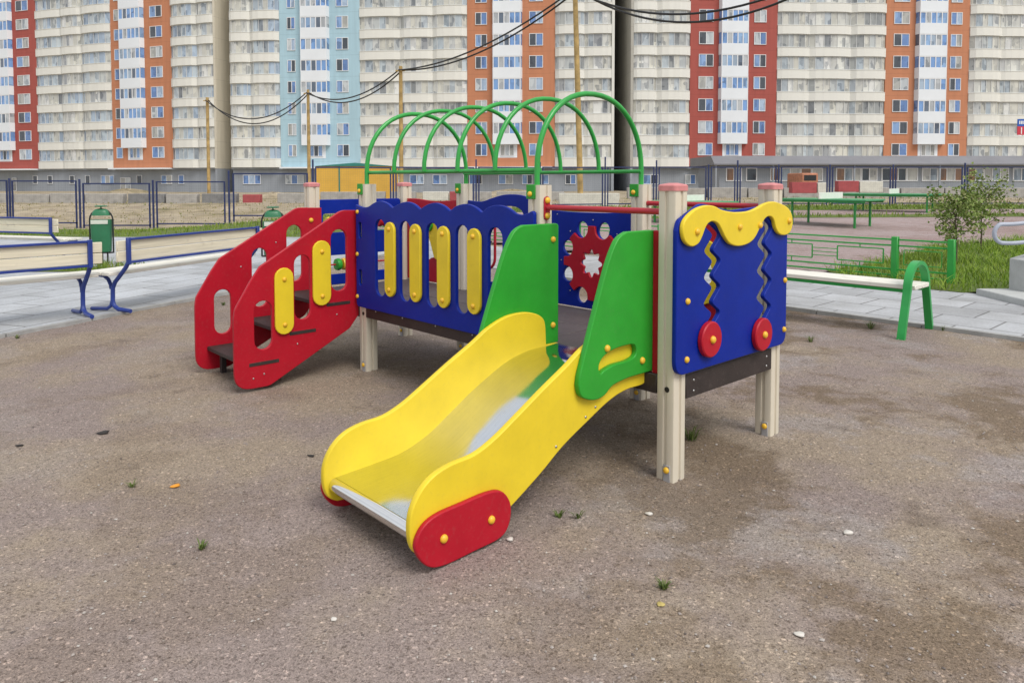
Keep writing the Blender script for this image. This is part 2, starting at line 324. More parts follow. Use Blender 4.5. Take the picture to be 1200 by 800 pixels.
# ------------------------------------------------------------------ mesh helpers
class MB:
    def __init__(s): s.v = []; s.f = []; s.mi = []
    def add(s, vs, fs, mi=0):
        o = len(s.v); s.v += [tuple(p) for p in vs]; s.f += [tuple(i+o for i in f) for f in fs]; s.mi += [mi]*len(fs); return s
    def box(s, x0, x1, y0, y1, z0, z1, mi=0):
        return s.add([(x, y, z) for z in (z0, z1) for y in (y0, y1) for x in (x0, x1)],
                     [(0, 2, 3, 1), (4, 5, 7, 6), (0, 1, 5, 4), (2, 6, 7, 3), (0, 4, 6, 2), (1, 3, 7, 5)], mi)
    def bbox(s, x0, x1, y0, y1, z0, z1, b=.004, mi=0, seg=1):
        bm = bmesh.new(); r = bmesh.ops.create_cube(bm, size=1)
        for v in bm.verts: v.co = Vector((x0+(v.co.x+.5)*(x1-x0), y0+(v.co.y+.5)*(y1-y0), z0+(v.co.z+.5)*(z1-z0)))
        bmesh.ops.bevel(bm, geom=bm.edges[:], offset=b, segments=seg, affect='EDGES', profile=.5)
        bm.verts.index_update()
        s.add([v.co[:] for v in bm.verts], [[v.index for v in f.verts] for f in bm.faces], mi); bm.free(); return s
    def tube(s, pts, r, n=12, closed=False, cap=True, mi=0):
        P = [Vector(p) for p in pts]; k = len(P)
        R = r if isinstance(r, (list, tuple)) else [r]*k
        T = []
        for i in range(k):
            a = P[(i-1) % k] if (closed or i) else P[0]; b = P[(i+1) % k] if (closed or i < k-1) else P[-1]
            T.append((b-a).normalized())
        up = Vector((0, 0, 1)) if abs(T[0].z) < .9 else Vector((1, 0, 0))
        nrm = (up - T[0]*up.dot(T[0])).normalized(); rings = []
        for i in range(k):
            nrm = (nrm - T[i]*nrm.dot(T[i])).normalized(); bn = T[i].cross(nrm)
            rings.append([P[i] + (nrm*math.cos(2*PI*j/n)+bn*math.sin(2*PI*j/n))*R[i] for j in range(n)])
        vs = [v for g in rings for v in g]; fs = []
        for i in range(k if closed else k-1):
            a, b = i*n, ((i+1) % k)*n
            for j in range(n): fs.append((a+j, a+(j+1) % n, b+(j+1) % n, b+j))
        if cap and not closed: fs.append(tuple(range(n))[::-1]); fs.append(tuple(range((k-1)*n, k*n)))
        return s.add(vs, fs, mi)
    def lathe(s, prof, n=20, axis='z', at=(0, 0, 0), mi=0):
        vs = []; fs = []
        for r, h in prof:
            for j in range(n):
                a = 2*PI*j/n; c, d = r*math.cos(a), r*math.sin(a)
                p = {'z': (c, d, h), 'x': (h, c, d), 'y': (d, h, c)}[axis]
                vs.append((p[0]+at[0], p[1]+at[1], p[2]+at[2]))
        for i in range(len(prof)-1):
            for j in range(n): fs.append((i*n+j, i*n+(j+1) % n, (i+1)*n+(j+1) % n, (i+1)*n+j))
        fs.append(tuple(range(n))[::-1]); fs.append(tuple(range((len(prof)-1)*n, len(prof)*n)))
        return s.add(vs, fs, mi)
    def prism(s, poly, axis, a, b, mi=0):
        n = len(poly)
        def P(p, t): return {'x': (t, p[0], p[1]), 'y': (p[0], t, p[1]), 'z': (p[0], p[1], t)}[axis]
        vs = [P(p, a) for p in poly]+[P(p, b) for p in poly]
        fs = [tuple(range(n))[::-1], tuple(range(n, 2*n))]+[(i, (i+1) % n, n+(i+1) % n, n+i) for i in range(n)]
        return s.add(vs, fs, mi)
    def mesh(s, name, mats, smooth=True):
        me = bpy.data.meshes.new(name); me.from_pydata(s.v, [], s.f)
        for m in (mats if isinstance(mats, (list, tuple)) else [mats]): me.materials.append(m)
        if any(s.mi): me.polygons.foreach_set('material_index', s.mi)
        bm = bmesh.new(); bm.from_mesh(me); bmesh.ops.recalc_face_normals(bm, faces=bm.faces[:]); bm.to_mesh(me); bm.free()
        finish(me, smooth); return me
    def obj(s, name, mats, parent=None, loc=(0, 0, 0), smooth=True):
        return link(name, s.mesh(name, mats, smooth), parent, loc)
def finish(me, smooth=True):
    if smooth:
        me.shade_smooth(); me.set_sharp_from_angle(angle=math.radians(38))
    else: me.shade_flat()
def link(name, data, parent=None, loc=(0, 0, 0), rz=0):
    o = bpy.data.objects.new(name, data); COL.objects.link(o)
    o.location = loc; o.rotation_euler = (0, 0, rz)
    if parent: o.parent = parent
    return o
def tag(o, label, cat, group=None, kind=None):
    o['label'] = label; o['category'] = cat
    if group: o['group'] = group
    if kind: o['kind'] = kind
    return o
def thing(name, label, cat, loc=(0, 0, 0), rz=0, group=None):
    o = link(name, None, None, loc, rz); o.empty_display_size = .2
    return tag(o, label, cat, group)
def struct(o): o['kind'] = 'structure'; return o
def dup(root, loc, rz, label=None):
    def cp(o, par):
        c = o.copy(); COL.objects.link(c); c.parent = par
        for ch in list(o.children): cp(ch, c)
        return c
    kids = list(root.children); r = root.copy(); COL.objects.link(r); r.location = loc; r.rotation_euler = (0, 0, rz)
    for k in kids: cp(k, r)
    if label: r['label'] = label
    return r

def rpoly(pts, n=6):
    """polygon (x, y, radius) with rounded corners"""
    out = []; k = len(pts)
    for i in range(k):
        p = Vector(pts[i][:2]); r = pts[i][2] if len(pts[i]) > 2 else 0
        a = Vector(pts[i-1][:2])-p; b = Vector(pts[(i+1) % k][:2])-p
        if r <= 0: out.append(tuple(p)); continue
        la, lb = a.length, b.length; a.normalize(); b.normalize()
        th = a.angle(b); d = min(r/math.tan(th/2), la*.48, lb*.48)
        q0, q1 = p+a*d, p+b*d
        for j in range(n+1):
            t = j/n; out.append(tuple(q0*(1-t)**2+p*2*t*(1-t)+q1*t*t))
    return out
def crom(pts, n=5, closed=True):
    out = []; k = len(pts); P = [Vector(p) for p in pts]
    rng = range(k) if closed else range(k-1)
    for i in rng:
        p0, p1, p2, p3 = (P[(i-1) % k], P[i], P[(i+1) % k], P[(i+2) % k]) if closed else (P[max(i-1, 0)], P[i], P[i+1], P[min(i+2, k-1)])
        for j in range(n):
            t = j/n
            out.append(tuple(.5*((2*p1)+(p2-p0)*t+(2*p0-5*p1+4*p2-p3)*t*t+(3*p1-p0-3*p2+p3)*t**3)))
    if not closed: out.append(tuple(P[-1]))
    return out
def stadium(x0, x1, y0, y1, n=8):
    w, h = x1-x0, y1-y0; r = min(w, h)/2; out = []
    if h >= w:
        cx = (x0+x1)/2
        out += [(cx+r*math.cos(PI*j/n), y1-r+r*math.sin(PI*j/n)) for j in range(n+1)]
        out += [(cx-r*math.cos(PI*j/n), y0+r-r*math.sin(PI*j/n)) for j in range(n+1)]
    else:
        cy = (y0+y1)/2
        out += [(x1-r+r*math.sin(PI*j/n), cy-r*math.cos(PI*j/n)) for j in range(n+1)]
        out += [(x0+r-r*math.sin(PI*j/n), cy+r*math.cos(PI*j/n)) for j in range(n+1)]
    return out
def ellipse(cx, cy, a, b, n=24, rot=0):
    c, s = math.cos(rot), math.sin(rot)
    return [(cx+a*math.cos(2*PI*j/n)*c-b*math.sin(2*PI*j/n)*s, cy+a*math.cos(2*PI*j/n)*s+b*math.sin(2*PI*j/n)*c) for j in range(n)]

def panel(name, outer, holes, plane, t0, t1, mat, parent, bev=.004):
    """flat board with holes and softened edges; plane 'u': outline in (v, z) with thickness along u; plane 'v': outline in (u, z)"""
    cu = bpy.data.curves.new('tmp', 'CURVE'); cu.dimensions = '2D'; cu.fill_mode = 'BOTH'
    for pts in [outer]+list(holes):
        q = [pts[0]]
        for p in pts[1:]:
            if (Vector(p)-Vector(q[-1])).length > 1e-4: q.append(p)
        if (Vector(q[0])-Vector(q[-1])).length < 1e-4: q.pop()
        sp = cu.splines.new('POLY'); sp.points.add(len(q)-1)
        for i, p in enumerate(q): sp.points[i].co = (p[0], p[1], 0, 1)
        sp.use_cyclic_u = True
    cu.extrude = (t1-t0)/2-bev; cu.bevel_depth = bev; cu.bevel_resolution = 1; cu.offset = -bev
    o = bpy.data.objects.new('tmp', cu); COL.objects.link(o)
    dg = bpy.context.evaluated_depsgraph_get(); dg.update()
    me = bpy.data.meshes.new_from_object(o.evaluated_get(dg))
    bpy.data.objects.remove(o); bpy.data.curves.remove(cu)
    me.name = name; c = (t0+t1)/2
    n = len(me.vertices); a = np.empty(n*3); me.vertices.foreach_get('co', a); a = a.reshape(-1, 3)
    b = np.empty_like(a)
    if plane == 'u': b[:, 0] = a[:, 2]+c; b[:, 1] = a[:, 0]; b[:, 2] = a[:, 1]
    else: b[:, 0] = a[:, 0]; b[:, 1] = a[:, 2]+c; b[:, 2] = a[:, 1]
    me.vertices.foreach_set('co', b.ravel())
    bm = bmesh.new(); bm.from_mesh(me); bmesh.ops.remove_doubles(bm, verts=bm.verts[:], dist=1e-5)
    bmesh.ops.recalc_face_normals(bm, faces=bm.faces[:]); bm.to_mesh(me); bm.free()
    me.materials.clear(); me.materials.append(mat); me.shade_smooth()
    ax = 0 if plane == 'u' else 1
    me.set_sharp_from_angle(angle=math.radians(60))
    for p in me.polygons:
        if abs(p.normal[ax]) > .985: p.use_smooth = False
    return link(name, me, parent)

# ================================================================== PLAYSET
play = thing('playset', 'colourful wooden playset with yellow slide, red stairs, blue panels and green tube tunnel', 'playset', (X0, Y0, 0), ANG)
UF2, UF1, US, D = -.94, -2.86, -3.78, .975
def post_profile():
    h, c, g, dp = .0525, .012, .009, .006; q = []
    side = [(h-.0035, -h+.0035), (h, -h+c), (h, -.0115), (h-.009, -.0085), (h-.009, .0085), (h, .0115), (h, h-c)]
    for k in range(4):
        cs, sn = math.cos(k*PI/2), math.sin(k*PI/2)
        q += [(x*cs-y*sn, x*sn+y*cs) for x, y in side]
    return q
pm_hi = MB().prism(post_profile(), 'z', -.15, 1.478).mesh('post', M['cream'])
pm_lo = MB().prism(post_profile(), 'z', -.15, 1.455).mesh('post', M['cream'])
cap_bm = MB()
capo = rpoly([(-.057, -.057, .02), (.057, -.057, .02), (.057, .057, .02), (-.057, .057, .02)], 4)
for (k0, z0), (k1, z1) in zip([(1, 1.453), (1, 1.478), (.9, 1.484)], [(1, 1.478), (.9, 1.484), (.3, 1.492)]):
    n = len(capo); cap_bm.add([(x*k0, y*k0, z0) for x, y in capo]+[(x*k1, y*k1, z1) for x, y in capo], [(i, (i+1) % n, n+(i+1) % n, n+i) for i in range(n)])
n = len(capo); cap_bm.add([(x*.3, y*.3, 1.492) for x, y in capo], [tuple(range(n))]); cap_bm.add([(x, y, 1.453) for x, y in capo], [tuple(range(n))])
cap_me = cap_bm.mesh('cap', M['cap'])
def dome(r, h):
    return [(r, 0), (r, h*.25)]+[(r*math.cos(a), h*.25+h*.75*math.sin(a)) for a in (PI*.15, PI*.3, PI*.42)]
bolt_u = MB().lathe(dome(.0165, .014), 14, 'x').mesh('bolt', M['bolt'])
bolt_v = MB().lathe([(r, -h) for r, h in dome(.0165, .014)], 14, 'y').mesh('bolt', M['bolt'])
screw_u = MB().lathe(dome(.007, .005), 8, 'x').mesh('screw', M['screw'])
screw_v = MB().lathe([(r, -h) for r, h in dome(.007, .005)], 8, 'y').mesh('screw', M['screw'])
def bolts(parent, plane, t, pts, sc=1, me=None):
    for a, z in pts:
        o = link('bolt' if me is None else 'screw', me or (bolt_u if plane == 'u' else bolt_v), parent, (t, a, z) if plane == 'u' else (a, t, z)); o.scale = (sc,)*3
brk_me = MB().bbox(-.0560, .018, -.0600, -.0530, 1.396, 1.481, .002).mesh('bracket', M['green'])
foot_me = MB().bbox(-.004, .036, -.0585, -.053, -.02, .085, .002).mesh('foot_plate', M['galv'])
plug_me = MB().lathe([(.014, -.0525), (.014, -.0555)], 12, 'y').mesh('plug', M['black'])
for u, v, tall in [(0, 0, 0), (UF2, 0, 1), (UF1, 0, 1), (US, 0, 0), (0, D, 0), (UF2, D, 1), (UF1, D, 1), (US, D, 0)]:
    p = link('post', pm_hi if tall else pm_lo, play, (u, v, 0))
    if tall:
        b = link('bracket', brk_me, p); link('bolt', bolt_v, p, (-.022, -.060, 1.425))
    else: link('cap', cap_me, p)
    link('foot_plate', foot_me, p); link('bolt', bolt_v, p, (.016, -.0585, .06))
    link('plug', plug_me, p, (.012, 0, .465))

# deck and beams
dk = MB()
for a, b in ((US+.03, UF1-.004), (UF1+.004, UF2-.004), (UF2+.004, -.03)):
    for k in range(2):
        y0 = -.02+k*.51; dk.bbox(a, b, y0, y0+.502, .53, .556, .004)
dk.obj('deck', M['deck'], play)
for nm, args in [('beam', (US+.055, UF1-.055, -.05, -.015, .43, .527)), ('beam', (UF1+.055, UF2-.055, -.058, -.02, .44, .527)), ('beam', (UF2+.055, -.055, -.05, -.015, .43, .527)),
                 ('beam', (US+.055, UF1-.055, D-.02, D+.02, .43, .527)), ('beam', (UF1+.055, UF2-.055, D-.02, D+.02, .43, .527)), ('beam', (UF2+.055, -.055, D-.02, D+.02, .43, .527)),
                 ('beam', (.012, .052, .055, D-.055, .405, .527)), ('beam', (US-.02, US+.02, .055, D-.055, .43, .527)), ('beam', (UF1-.02, UF1+.02, .055, D-.055, .43, .527)), ('beam', (UF2-.02, UF2+.02, .055, D-.055, .43, .527))]:
    bo = MB().bbox(*args, .003).obj(nm, M['brown'], play)
    if args[0] == .012:
        bolts(bo, 'u', .052, [(.12, .49), (.12, .435), (.86, .49), (.86, .435)], 1, screw_u)
    if args[2] == -.058:
        bolts(bo, 'v', -.058, [(-2.66, .505), (-2.3, .505), (-1.9, .505), (-1.5, .505)], 1, screw_v)

# front balustrade (blue, wavy, five slots, four yellow slats)
top = [(-2.90, 1.318), (-2.86, 1.308), (-2.80, 1.300), (-2.72, 1.306), (-2.64, 1.336), (-2.55, 1.354), (-2.46, 1.338), (-2.415, 1.318), (-2.387, 1.309), (-2.358, 1.318)]
for c in (-2.205, -1.868, -1.54, -1.222):
    top += [(c-.11, 1.333), (c-.06, 1.347), (c, 1.354), (c+.06, 1.347), (c+.11, 1.331)] + ([(c+.142, 1.314), (c+.163, 1.307), (c+.185, 1.315)] if c < -1.3 else [])
top += [(-1.06, 1.306), (-1.0, 1.303), (-.955, 1.315), (-.925, 1.326), (-.908, 1.315)]
outer = crom(top, 3, False)+rpoly([(-.908, 1.30, 0), (-.908, .52, .01), (-2.90, .52, .04), (-2.90, 1.30, 0)])
slots = [stadium(-2.555+.3265*i-.066, -2.555+.3265*i+.066, .637, 1.216) for i in range(5)]
notch = [stadium(-2.862, -2.818, 1.055, 1.185), stadium(-2.862, -2.818, .69, .815)]
bal = panel('balustrade_panel', outer, slots+notch, 'v', -.083, -.058, M['blue'], play)
bolts(bal, 'v', -.083, [(-2.872, 1.262), (-2.878, .932), (-2.882, .60)])
for i in range(4):
    c = -2.400+.3215*i
    s = panel('slat', stadium(c-.064, c+.064, .652, 1.202), [], 'v', -.106, -.0835, M['yellow'], bal, .005)
    bolts(s, 'v', -.106, [(c, 1.15), (c, .705)], 1.05)

# slide
sl_top = [(-.090, .66), (-.105, .71), (-.155, .745), (-.25, .768), (-.385, .763), (-.516, .72), (-.63, .655), (-.785, .575), (-.944, .488), (-1.07, .422), (-1.178, .385), (-1.296, .376), (-1.387, .352), (-1.453, .302), (-1.493, .228), (-1.497, .14), (-1.475, .08), (-1.43, .05)]
sl_bot = [(-1.30, .035), (-1.12, .045), (-.99, .10), (-.80, .2), (-.652, .29), (-.477, .37), (-.32, .435), (-.19, .462), (-.07, .463), (.018, .487)]
side_outline = crom(sl_top, 4, False)+crom(sl_bot, 4, False)+[(.018, .556), (-.085, .558)]
slide = MB()
prof = crom([(.0, .5565), (-.06, .554), (-.16, .553), (-.26, .545), (-.41, .508), (-.62, .41), (-.787, .314), (-.924, .237), (-1.076, .186), (-1.22, .172), (-1.355, .1655), (-1.441, .1615)], 5, False)
for i in range(len(prof)-1):
    (a, z0), (b, z1) = prof[i], prof[i+1]
    slide.add([(-.80, a, z0), (-.16, a, z0), (-.16, b, z1), (-.80, b, z1)], [(0, 1, 2, 3)])
    slide.add([(-.80, a, z0-.012), (-.16, a, z0-.012), (-.16, b, z1-.012), (-.80, b, z1-.012)], [(3, 2, 1, 0)])
sm = slide.mesh('slide', M['steel'])
bm = bmesh.new(); bm.from_mesh(sm); bmesh.ops.remove_doubles(bm, verts=bm.verts[:], dist=1e-5); bmesh.ops.recalc_face_normals(bm, faces=bm.faces[:]); bm.to_mesh(sm); bm.free(); finish(sm)
slide = link('slide', sm, play)
MB().tube([(-.798, -1.444, .130), (-.162, -1.444, .130)], .031, 24).obj('edge_roll', M['chrome'], slide)
for a, b in ((-.16, -.13), (-.83, -.80)):
    sp_ = panel('side_panel', side_outline, [], 'u', a, b, M['yellow'], slide, .005)
    if b == -.13: bolts(sp_, 'u', -.13, [(-.43, .425), (-.50, .392), (-.02, .503), (-.70, .30)], 1, screw_u)
footo = rpoly([(-1.492, .0, .12), (-1.492, .21, .105), (-.99, .225, .105), (-.99, .0, .105)], 10)
footo = [(v, z-.004) for v, z in crom([(-1.489, .11), (-1.462, .178), (-1.39, .212), (-1.26, .220), (-1.12, .224), (-1.045, .204), (-1.0, .14), (-1.005, .062), (-1.055, .012), (-1.2, .003), (-1.36, .0), (-1.44, .03)], 6)]
for a, b in ((-.1295, -.105), (-.855, -.8305)):
    fp = panel('foot_plate', footo, [], 'u', a, b, M['red'], slide, .006)
    if b == -.105: bolts(fp, 'u', -.105, [(-1.357, .106), (-1.111, .103)], 1.05)
# green wings beside the slide
wing = crom([(-.235, 1.254), (-.285, 1.236), (-.325, 1.2), (-.38, 1.105), (-.452, .93), (-.525, .74), (-.575, .61)], 4, False)+crom([(-.583, .565), (-.568, .515), (-.525, .487), (-.46, .472), (-.398, .482), (-.335, .518), (-.22, .533)], 4, False)+[(-.09, .534), (-.012, .534), (-.012, 1.236), (-.016, 1.248), (-.03, 1.254)]
whole = crom([(-.44, .605), (-.438, .64), (-.40, .673), (-.33, .692), (-.23, .697), (-.175, .69), (-.157, .66), (-.17, .632), (-.23, .619), (-.33, .617), (-.40, .602), (-.425, .592)], 4)
wr = panel('wing_panel', wing, [whole], 'u', -.1285, -.098, M['green'], play, .005)
bolts(wr, 'u', -.098, [(-.385, .705), (-.112, .602)], 1.05)
wing2 = [(v+.06 if v > -.1 else v, z) for v, z in wing]
wl = panel('wing_panel', wing2, [], 'u', -.8615, -.8315, M['green'], play, .005)
bolts(wl, 'u', -.8315, [(-.0, 1.162), (-.0, .66)], 1.05)
MB().bbox(-.0975, -.0535, -.03, -.005, .505, 1.252, .003).obj('filler_strip', M['red'], play)
MB().bbox(-.8865, -.8625, -.03, -.005, .505, 1.252, .003).obj('filler_strip', M['red'], play)

# red guard rails of the slide bay
rb = MB().tube([(UF2+.06, -.0, 1.347), (-.053, 0, 1.347)], .0165, 14).obj('guard_rail', M['tube_red'], play)
pl = panel('rail_bracket', stadium(-.024, .024, 1.272, 1.412), [], 'u', UF2+.0527, UF2+.062, M['tube_red'], rb, .002)
bolts(pl, 'u', UF2+.062, [(0, 1.388), (0, 1.298)], 1.15)
MB().tube([(UF2+.053, D, 1.352), (-.053, D, 1.352)], .0165, 14).obj('guard_rail', M['tube_red'], play)
# rear panel of slide bay
rp = panel('rear_panel', rpoly([(-.86, .60, .04), (-.13, .60, .04), (-.13, 1.16, .08), (-.5, 1.27, .2), (-.86, 1.12, .08)]), [ellipse(-.5, .92, .13, .11)], 'v', D-.0125, D+.0125, M['red'], play)
panel('ring', ellipse(-.5, .93, .25, .22, 36), [ellipse(-.5, .92, .14, .12)], 'v', D-.034, D-.013, M['yellow'], rp)

# right end panel with two zigzag bead tracks and yellow wavy top
def zig(cx, zt, zb, wd, amp, n):
    L = []; R_ = []
    for i in range(n*2+1):
        z = zt+(zb-zt)*i/(n*2)+(.012 if i % 2 else 0); x = cx+(amp if i % 2 else -amp)
        L.append((x-wd/2, z)); R_.append((x+wd/2, z))
    pts = L+R_[::-1]
    return rpoly([(x, z, .02) for x, z in pts], 3)
ro = rpoly([(-.078, .545, .075), (1.035, .545, .075), (1.035, 1.25, .02), (1.03, 1.31, .05), (.90, 1.385, .1), (.72, 1.36, .1), (.40, 1.345, .2), (.13, 1.39, .1), (-.06, 1.31, .05), (-.078, 1.26, .02)])
z1 = zig(.238, 1.28, .74, .08, .045, 4); z2_ = zig(.772, 1.30, .70, .08, .050, 4)
rpn = panel('bead_panel', ro, [z1, z2_], 'u', .054, .08, M['blue'], play)
bolts(rpn, 'u', .08, [(.015, .907), (.012, .617), (1.008, .922), (1.006, .632)])
yo = crom([(-.064, 1.262), (-.045, 1.313), (.034, 1.359), (.128, 1.379), (.213, 1.374), (.29, 1.352), (.405, 1.338), (.541, 1.338), (.64, 1.354), (.726, 1.377), (.815, 1.386), (.908, 1.372), (.99, 1.346), (1.038, 1.305), (1.05, 1.25), (1.022, 1.205), (.962, 1.189), (.892, 1.2), (.851, 1.235), (.825, 1.282), (.785, 1.303), (.728, 1.294), (.671, 1.243), (.615, 1.190), (.546, 1.163), (.45, 1.156), (.37, 1.172), (.323, 1.205), (.283, 1.25), (.245, 1.285), (.19, 1.297), (.142, 1.278), (.107, 1.228), (.072, 1.192), (.014, 1.18), (-.043, 1.208)], 4)
yp = panel('wavy_top', yo, [], 'u', .0805, .105, M['yellow'], rpn, .006)
bolts(yp, 'u', .105, [(.055, 1.251), (.455, 1.258), (.667, 1.258), (1.0, 1.27)], 1.05)
for v, z in ((.195, .695), (.724, .645)):
    b = MB().lathe([(.088, .0815), (.092, .086), (.092, .106), (.086, .112)], 28, 'x', (0, v, z)).obj('bead', M['red'], rpn)
    bolts(b, 'u', .112, [(v, z)], 1.2)

# rear gear panel of the tunnel bay
gc = (-1.362, .905)
go = crom([(-2.80, 1.335), (-2.62, 1.328), (-2.475, 1.361), (-2.347, 1.387), (-2.22, 1.394), (-2.09, 1.382), (-1.95, 1.335), (-1.8, 1.285), (-1.6, 1.272), (-1.39, 1.272), (-1.2, 1.276), (-1.0, 1.29)], 4, False)+[(-1.0, .568), (-2.80, .568)]
opening = crom([(-2.74, .68), (-2.6, .655), (-2.45, .665), (-2.37, .745), (-2.24, .92), (-2.12, 1.12), (-2.10, 1.24), (-2.2, 1.295), (-2.4, 1.285), (-2.6, 1.24), (-2.74, 1.15), (-2.76, .9)], 4)
gh = [ellipse(gc[0]+.26*math.cos(math.radians(22.5+45*k)), gc[1]+.26*math.sin(math.radians(22.5+45*k)), .062, .052, 18, math.radians(22.5+45*k)) for k in range(8)]
fl = [(gc[0]+(.088+.016*math.cos(8*a))*math.cos(a), gc[1]+(.088+.016*math.cos(8*a))*math.sin(a)) for a in [2*PI*j/64 for j in range(64)]]
gp = panel('gear_panel', go, [opening, ellipse(gc[0], gc[1], .115, .115, 24)]+gh, 'v', D-.0125, D+.0125, M['blue'], play)
gb = []
for j in range(160):
    a = 2*PI*j/160; r = .272
    for k in range(8):
        t = math.radians(22.5+45*k); da = (a-t+PI) % (2*PI)-PI
        if abs(da) < .45:
            # boundary of a bite of radius .07 centred at radius .27
            dd = .27*math.cos(da); q = .07**2-(.27*math.sin(da))**2
            if q > 0: r = min(r, dd-math.sqrt(q))
    gb.append((gc[0]+r*math.cos(a), gc[1]+r*math.sin(a)))
gr_ = panel('gear_wheel', gb, [fl], 'v', D-.034, D-.013, M['red'], gp, .003)
bolts(gp, 'v', D-.0125, [(gc[0]+.315*math.cos(math.radians(45*k)), gc[1]+.315*math.sin(math.radians(45*k))) for k in range(8)]+[(-1.72, 1.25)], .8, screw_v)
hp = [(-2.454, D, 1.22), (-2.454, D, .86)]+[(-2.454-.1*(1-math.cos(t)), D, .86-.1*math.sin(t)) for t in (.3, .6, .9, 1.2, 1.5)]+[(-2.62, D, .758), (-2.70, D, .80), (-2.72, D, .9), (-2.72, D, 1.2)]
MB().tube(hp, .012, 10).obj('grab_handle', M['tube_red'], gp)

# rear panel of the stair bay
rr = panel('rear_panel', crom([(-3.72, 1.337), (-3.55, 1.335), (-3.29, 1.318), (-3.05, 1.328), (-2.92, 1.338)], 4, False)+[(-2.92, .57), (-3.72, .57)], [crom([(-3.52, .9), (-3.42, .77), (-3.3, .80), (-3.12, .77), (-3.05, .95), (-3.1, 1.12), (-3.3, 1.16), (-3.48, 1.08)], 4)], 'v', D-.0125, D+.0125, M['red'], play)
panel('sail_board', rpoly([(-3.40, 1.13, .03), (-3.18, 1.15, .03), (-3.16, .76, .03), (-3.26, .80, .03)]), [], 'v', D-.036, D-.0135, M['yellow'], rr)
panel('disc', ellipse(-3.33, 1.10, .06, .06), [], 'v', D-.056, D-.0365, M['green'], rr)

# left end panel with counting beads
ab = panel('abacus_panel', rpoly([(.055, .57, .02), (.92, .57, .02), (.92, 1.337, .03), (.055, 1.337, .03)]), [rpoly([(.10, 1.04, .03), (.88, 1.04, .03), (.88, 1.212, .03), (.10, 1.212, .03)]), rpoly([(.10, .665, .03), (.88, .665, .03), (.88, .836, .03), (.10, .836, .03)])], 'u', US-.0125, US+.0125, M['blue'], play)
for z, bs in ((1.128, [(.16, 'yellow'), (.215, 'bolt'), (.27, 'yellow'), (.69, 'red'), (.745, 'red')]), (.75, [(.25, 'green'), (.31, 'bolt'), (.365, 'red'), (.8, 'yellow')])):
    MB().tube([(US, .09, z), (US, .89, z)], .008, 8).obj('bead_rod', M['tube_red'], ab)
    for v, c in bs:
        MB().lathe([(.03, -.024), (.05, -.02), (.056, 0), (.05, .02), (.03, .024)], 18, 'y', (US, v, z)).obj('bead', M[c], ab)

# stairs
so = rpoly([(.04, 1.27, 0), (-.19, 1.276, .14), (-.85, .889, .08), (-.92, .79, .1), (-1.035, .60, .08), (-1.045, .53, .05), (-1.045, .02, .13), (-.79, .015, .11), (-.13, .345, .06), (-.05, .44, .1), (.04, .50, 0)])
shole = [stadium(-.285, -.148, .65, 1.13), stadium(-.588, -.459, .468, .952), stadium(-.898, -.764, .288, .642)]
slit = [(-.328, -.125, .553), (-.631, -.42, .373), (-.94, -.716, .19)]
sth = [shole[0], shole[1], shole[2]]
stair = MB()
for a, b, z in slit:
    stair.bbox(-3.682, -2.956, a-.02, b+.03, z-.016, z+.014, .004)
for a, b, z in slit[1:]: stair.bbox(-3.68, -2.958, b+.012, b+.03, z-.16, z-.018, .003)
for u in (-3.62, -3.04): stair.bbox(u-.02, u+.02, -.88, -.84, -.08, .173, .003)
stair = stair.obj('stair', M['brown'], play)
for a, b, near in ((-2.956, -2.928, 1), (-3.71, -3.682, 0)):
    s = panel('side_panel', so, sth, 'u', a, b, M['red'], stair, .004)
    if near:
        for v0, v1, z0, z1_ in ((-.446, -.297, .556, 1.052), (-.748, -.604, .378, .869)):
            p = panel('pad', stadium(v0, v1, z0, z1_), [], 'u', b+.0005, b+.021, M['yellow'], s, .005)
            bolts(p, 'u', b+.021, [((v0+v1)/2, z1_-.085), ((v0+v1)/2, z0+.072)])
        for v0, v1, z in slit: MB().bbox(b-.004, b+.003, v0, v1, z-.0125, z+.0125, .001).obj('tenon', M['brown'], s)
        bolts(s, 'u', b, [(-.24, .47), (-.57, .29), (-.83, .11), (-.91, .09)], 1, screw_u)
    else:
        bolts(s, 'u', b, [(-.06, 1.165)], 1.2)
        bolts(s, 'u', b, [(-.38, .99), (-.68, .81), (-.3, .7)], 1, screw_u)
# tunnel of green tubes
tun = MB()
for v in (0, D): tun.tube([(UF1+.0, v, 1.567), (UF2-.0, v, 1.567)], .0135, 12)
tun = tun.obj('tube_tunnel', M['tube_green'], play)
for k in range(6):
    u = UF1+.012+(UF2-UF1-.024)*k/5; end = k in (0, 5); pts = []
    if end: pts.append((u, -.012, 1.45))
    for j in range(25):
        t = PI*j/24; c = math.cos(t); s = math.sin(t)
        pts.append((u, D/2-(D/2+.012)*np.sign(c)*abs(c)**.92, 1.567+.485*s**.95))
    if end: pts.append((u, D+.012, 1.45))
    MB().tube(pts, .0175 if end else .0155, 12).obj('arch', M['tube_green'], tun)

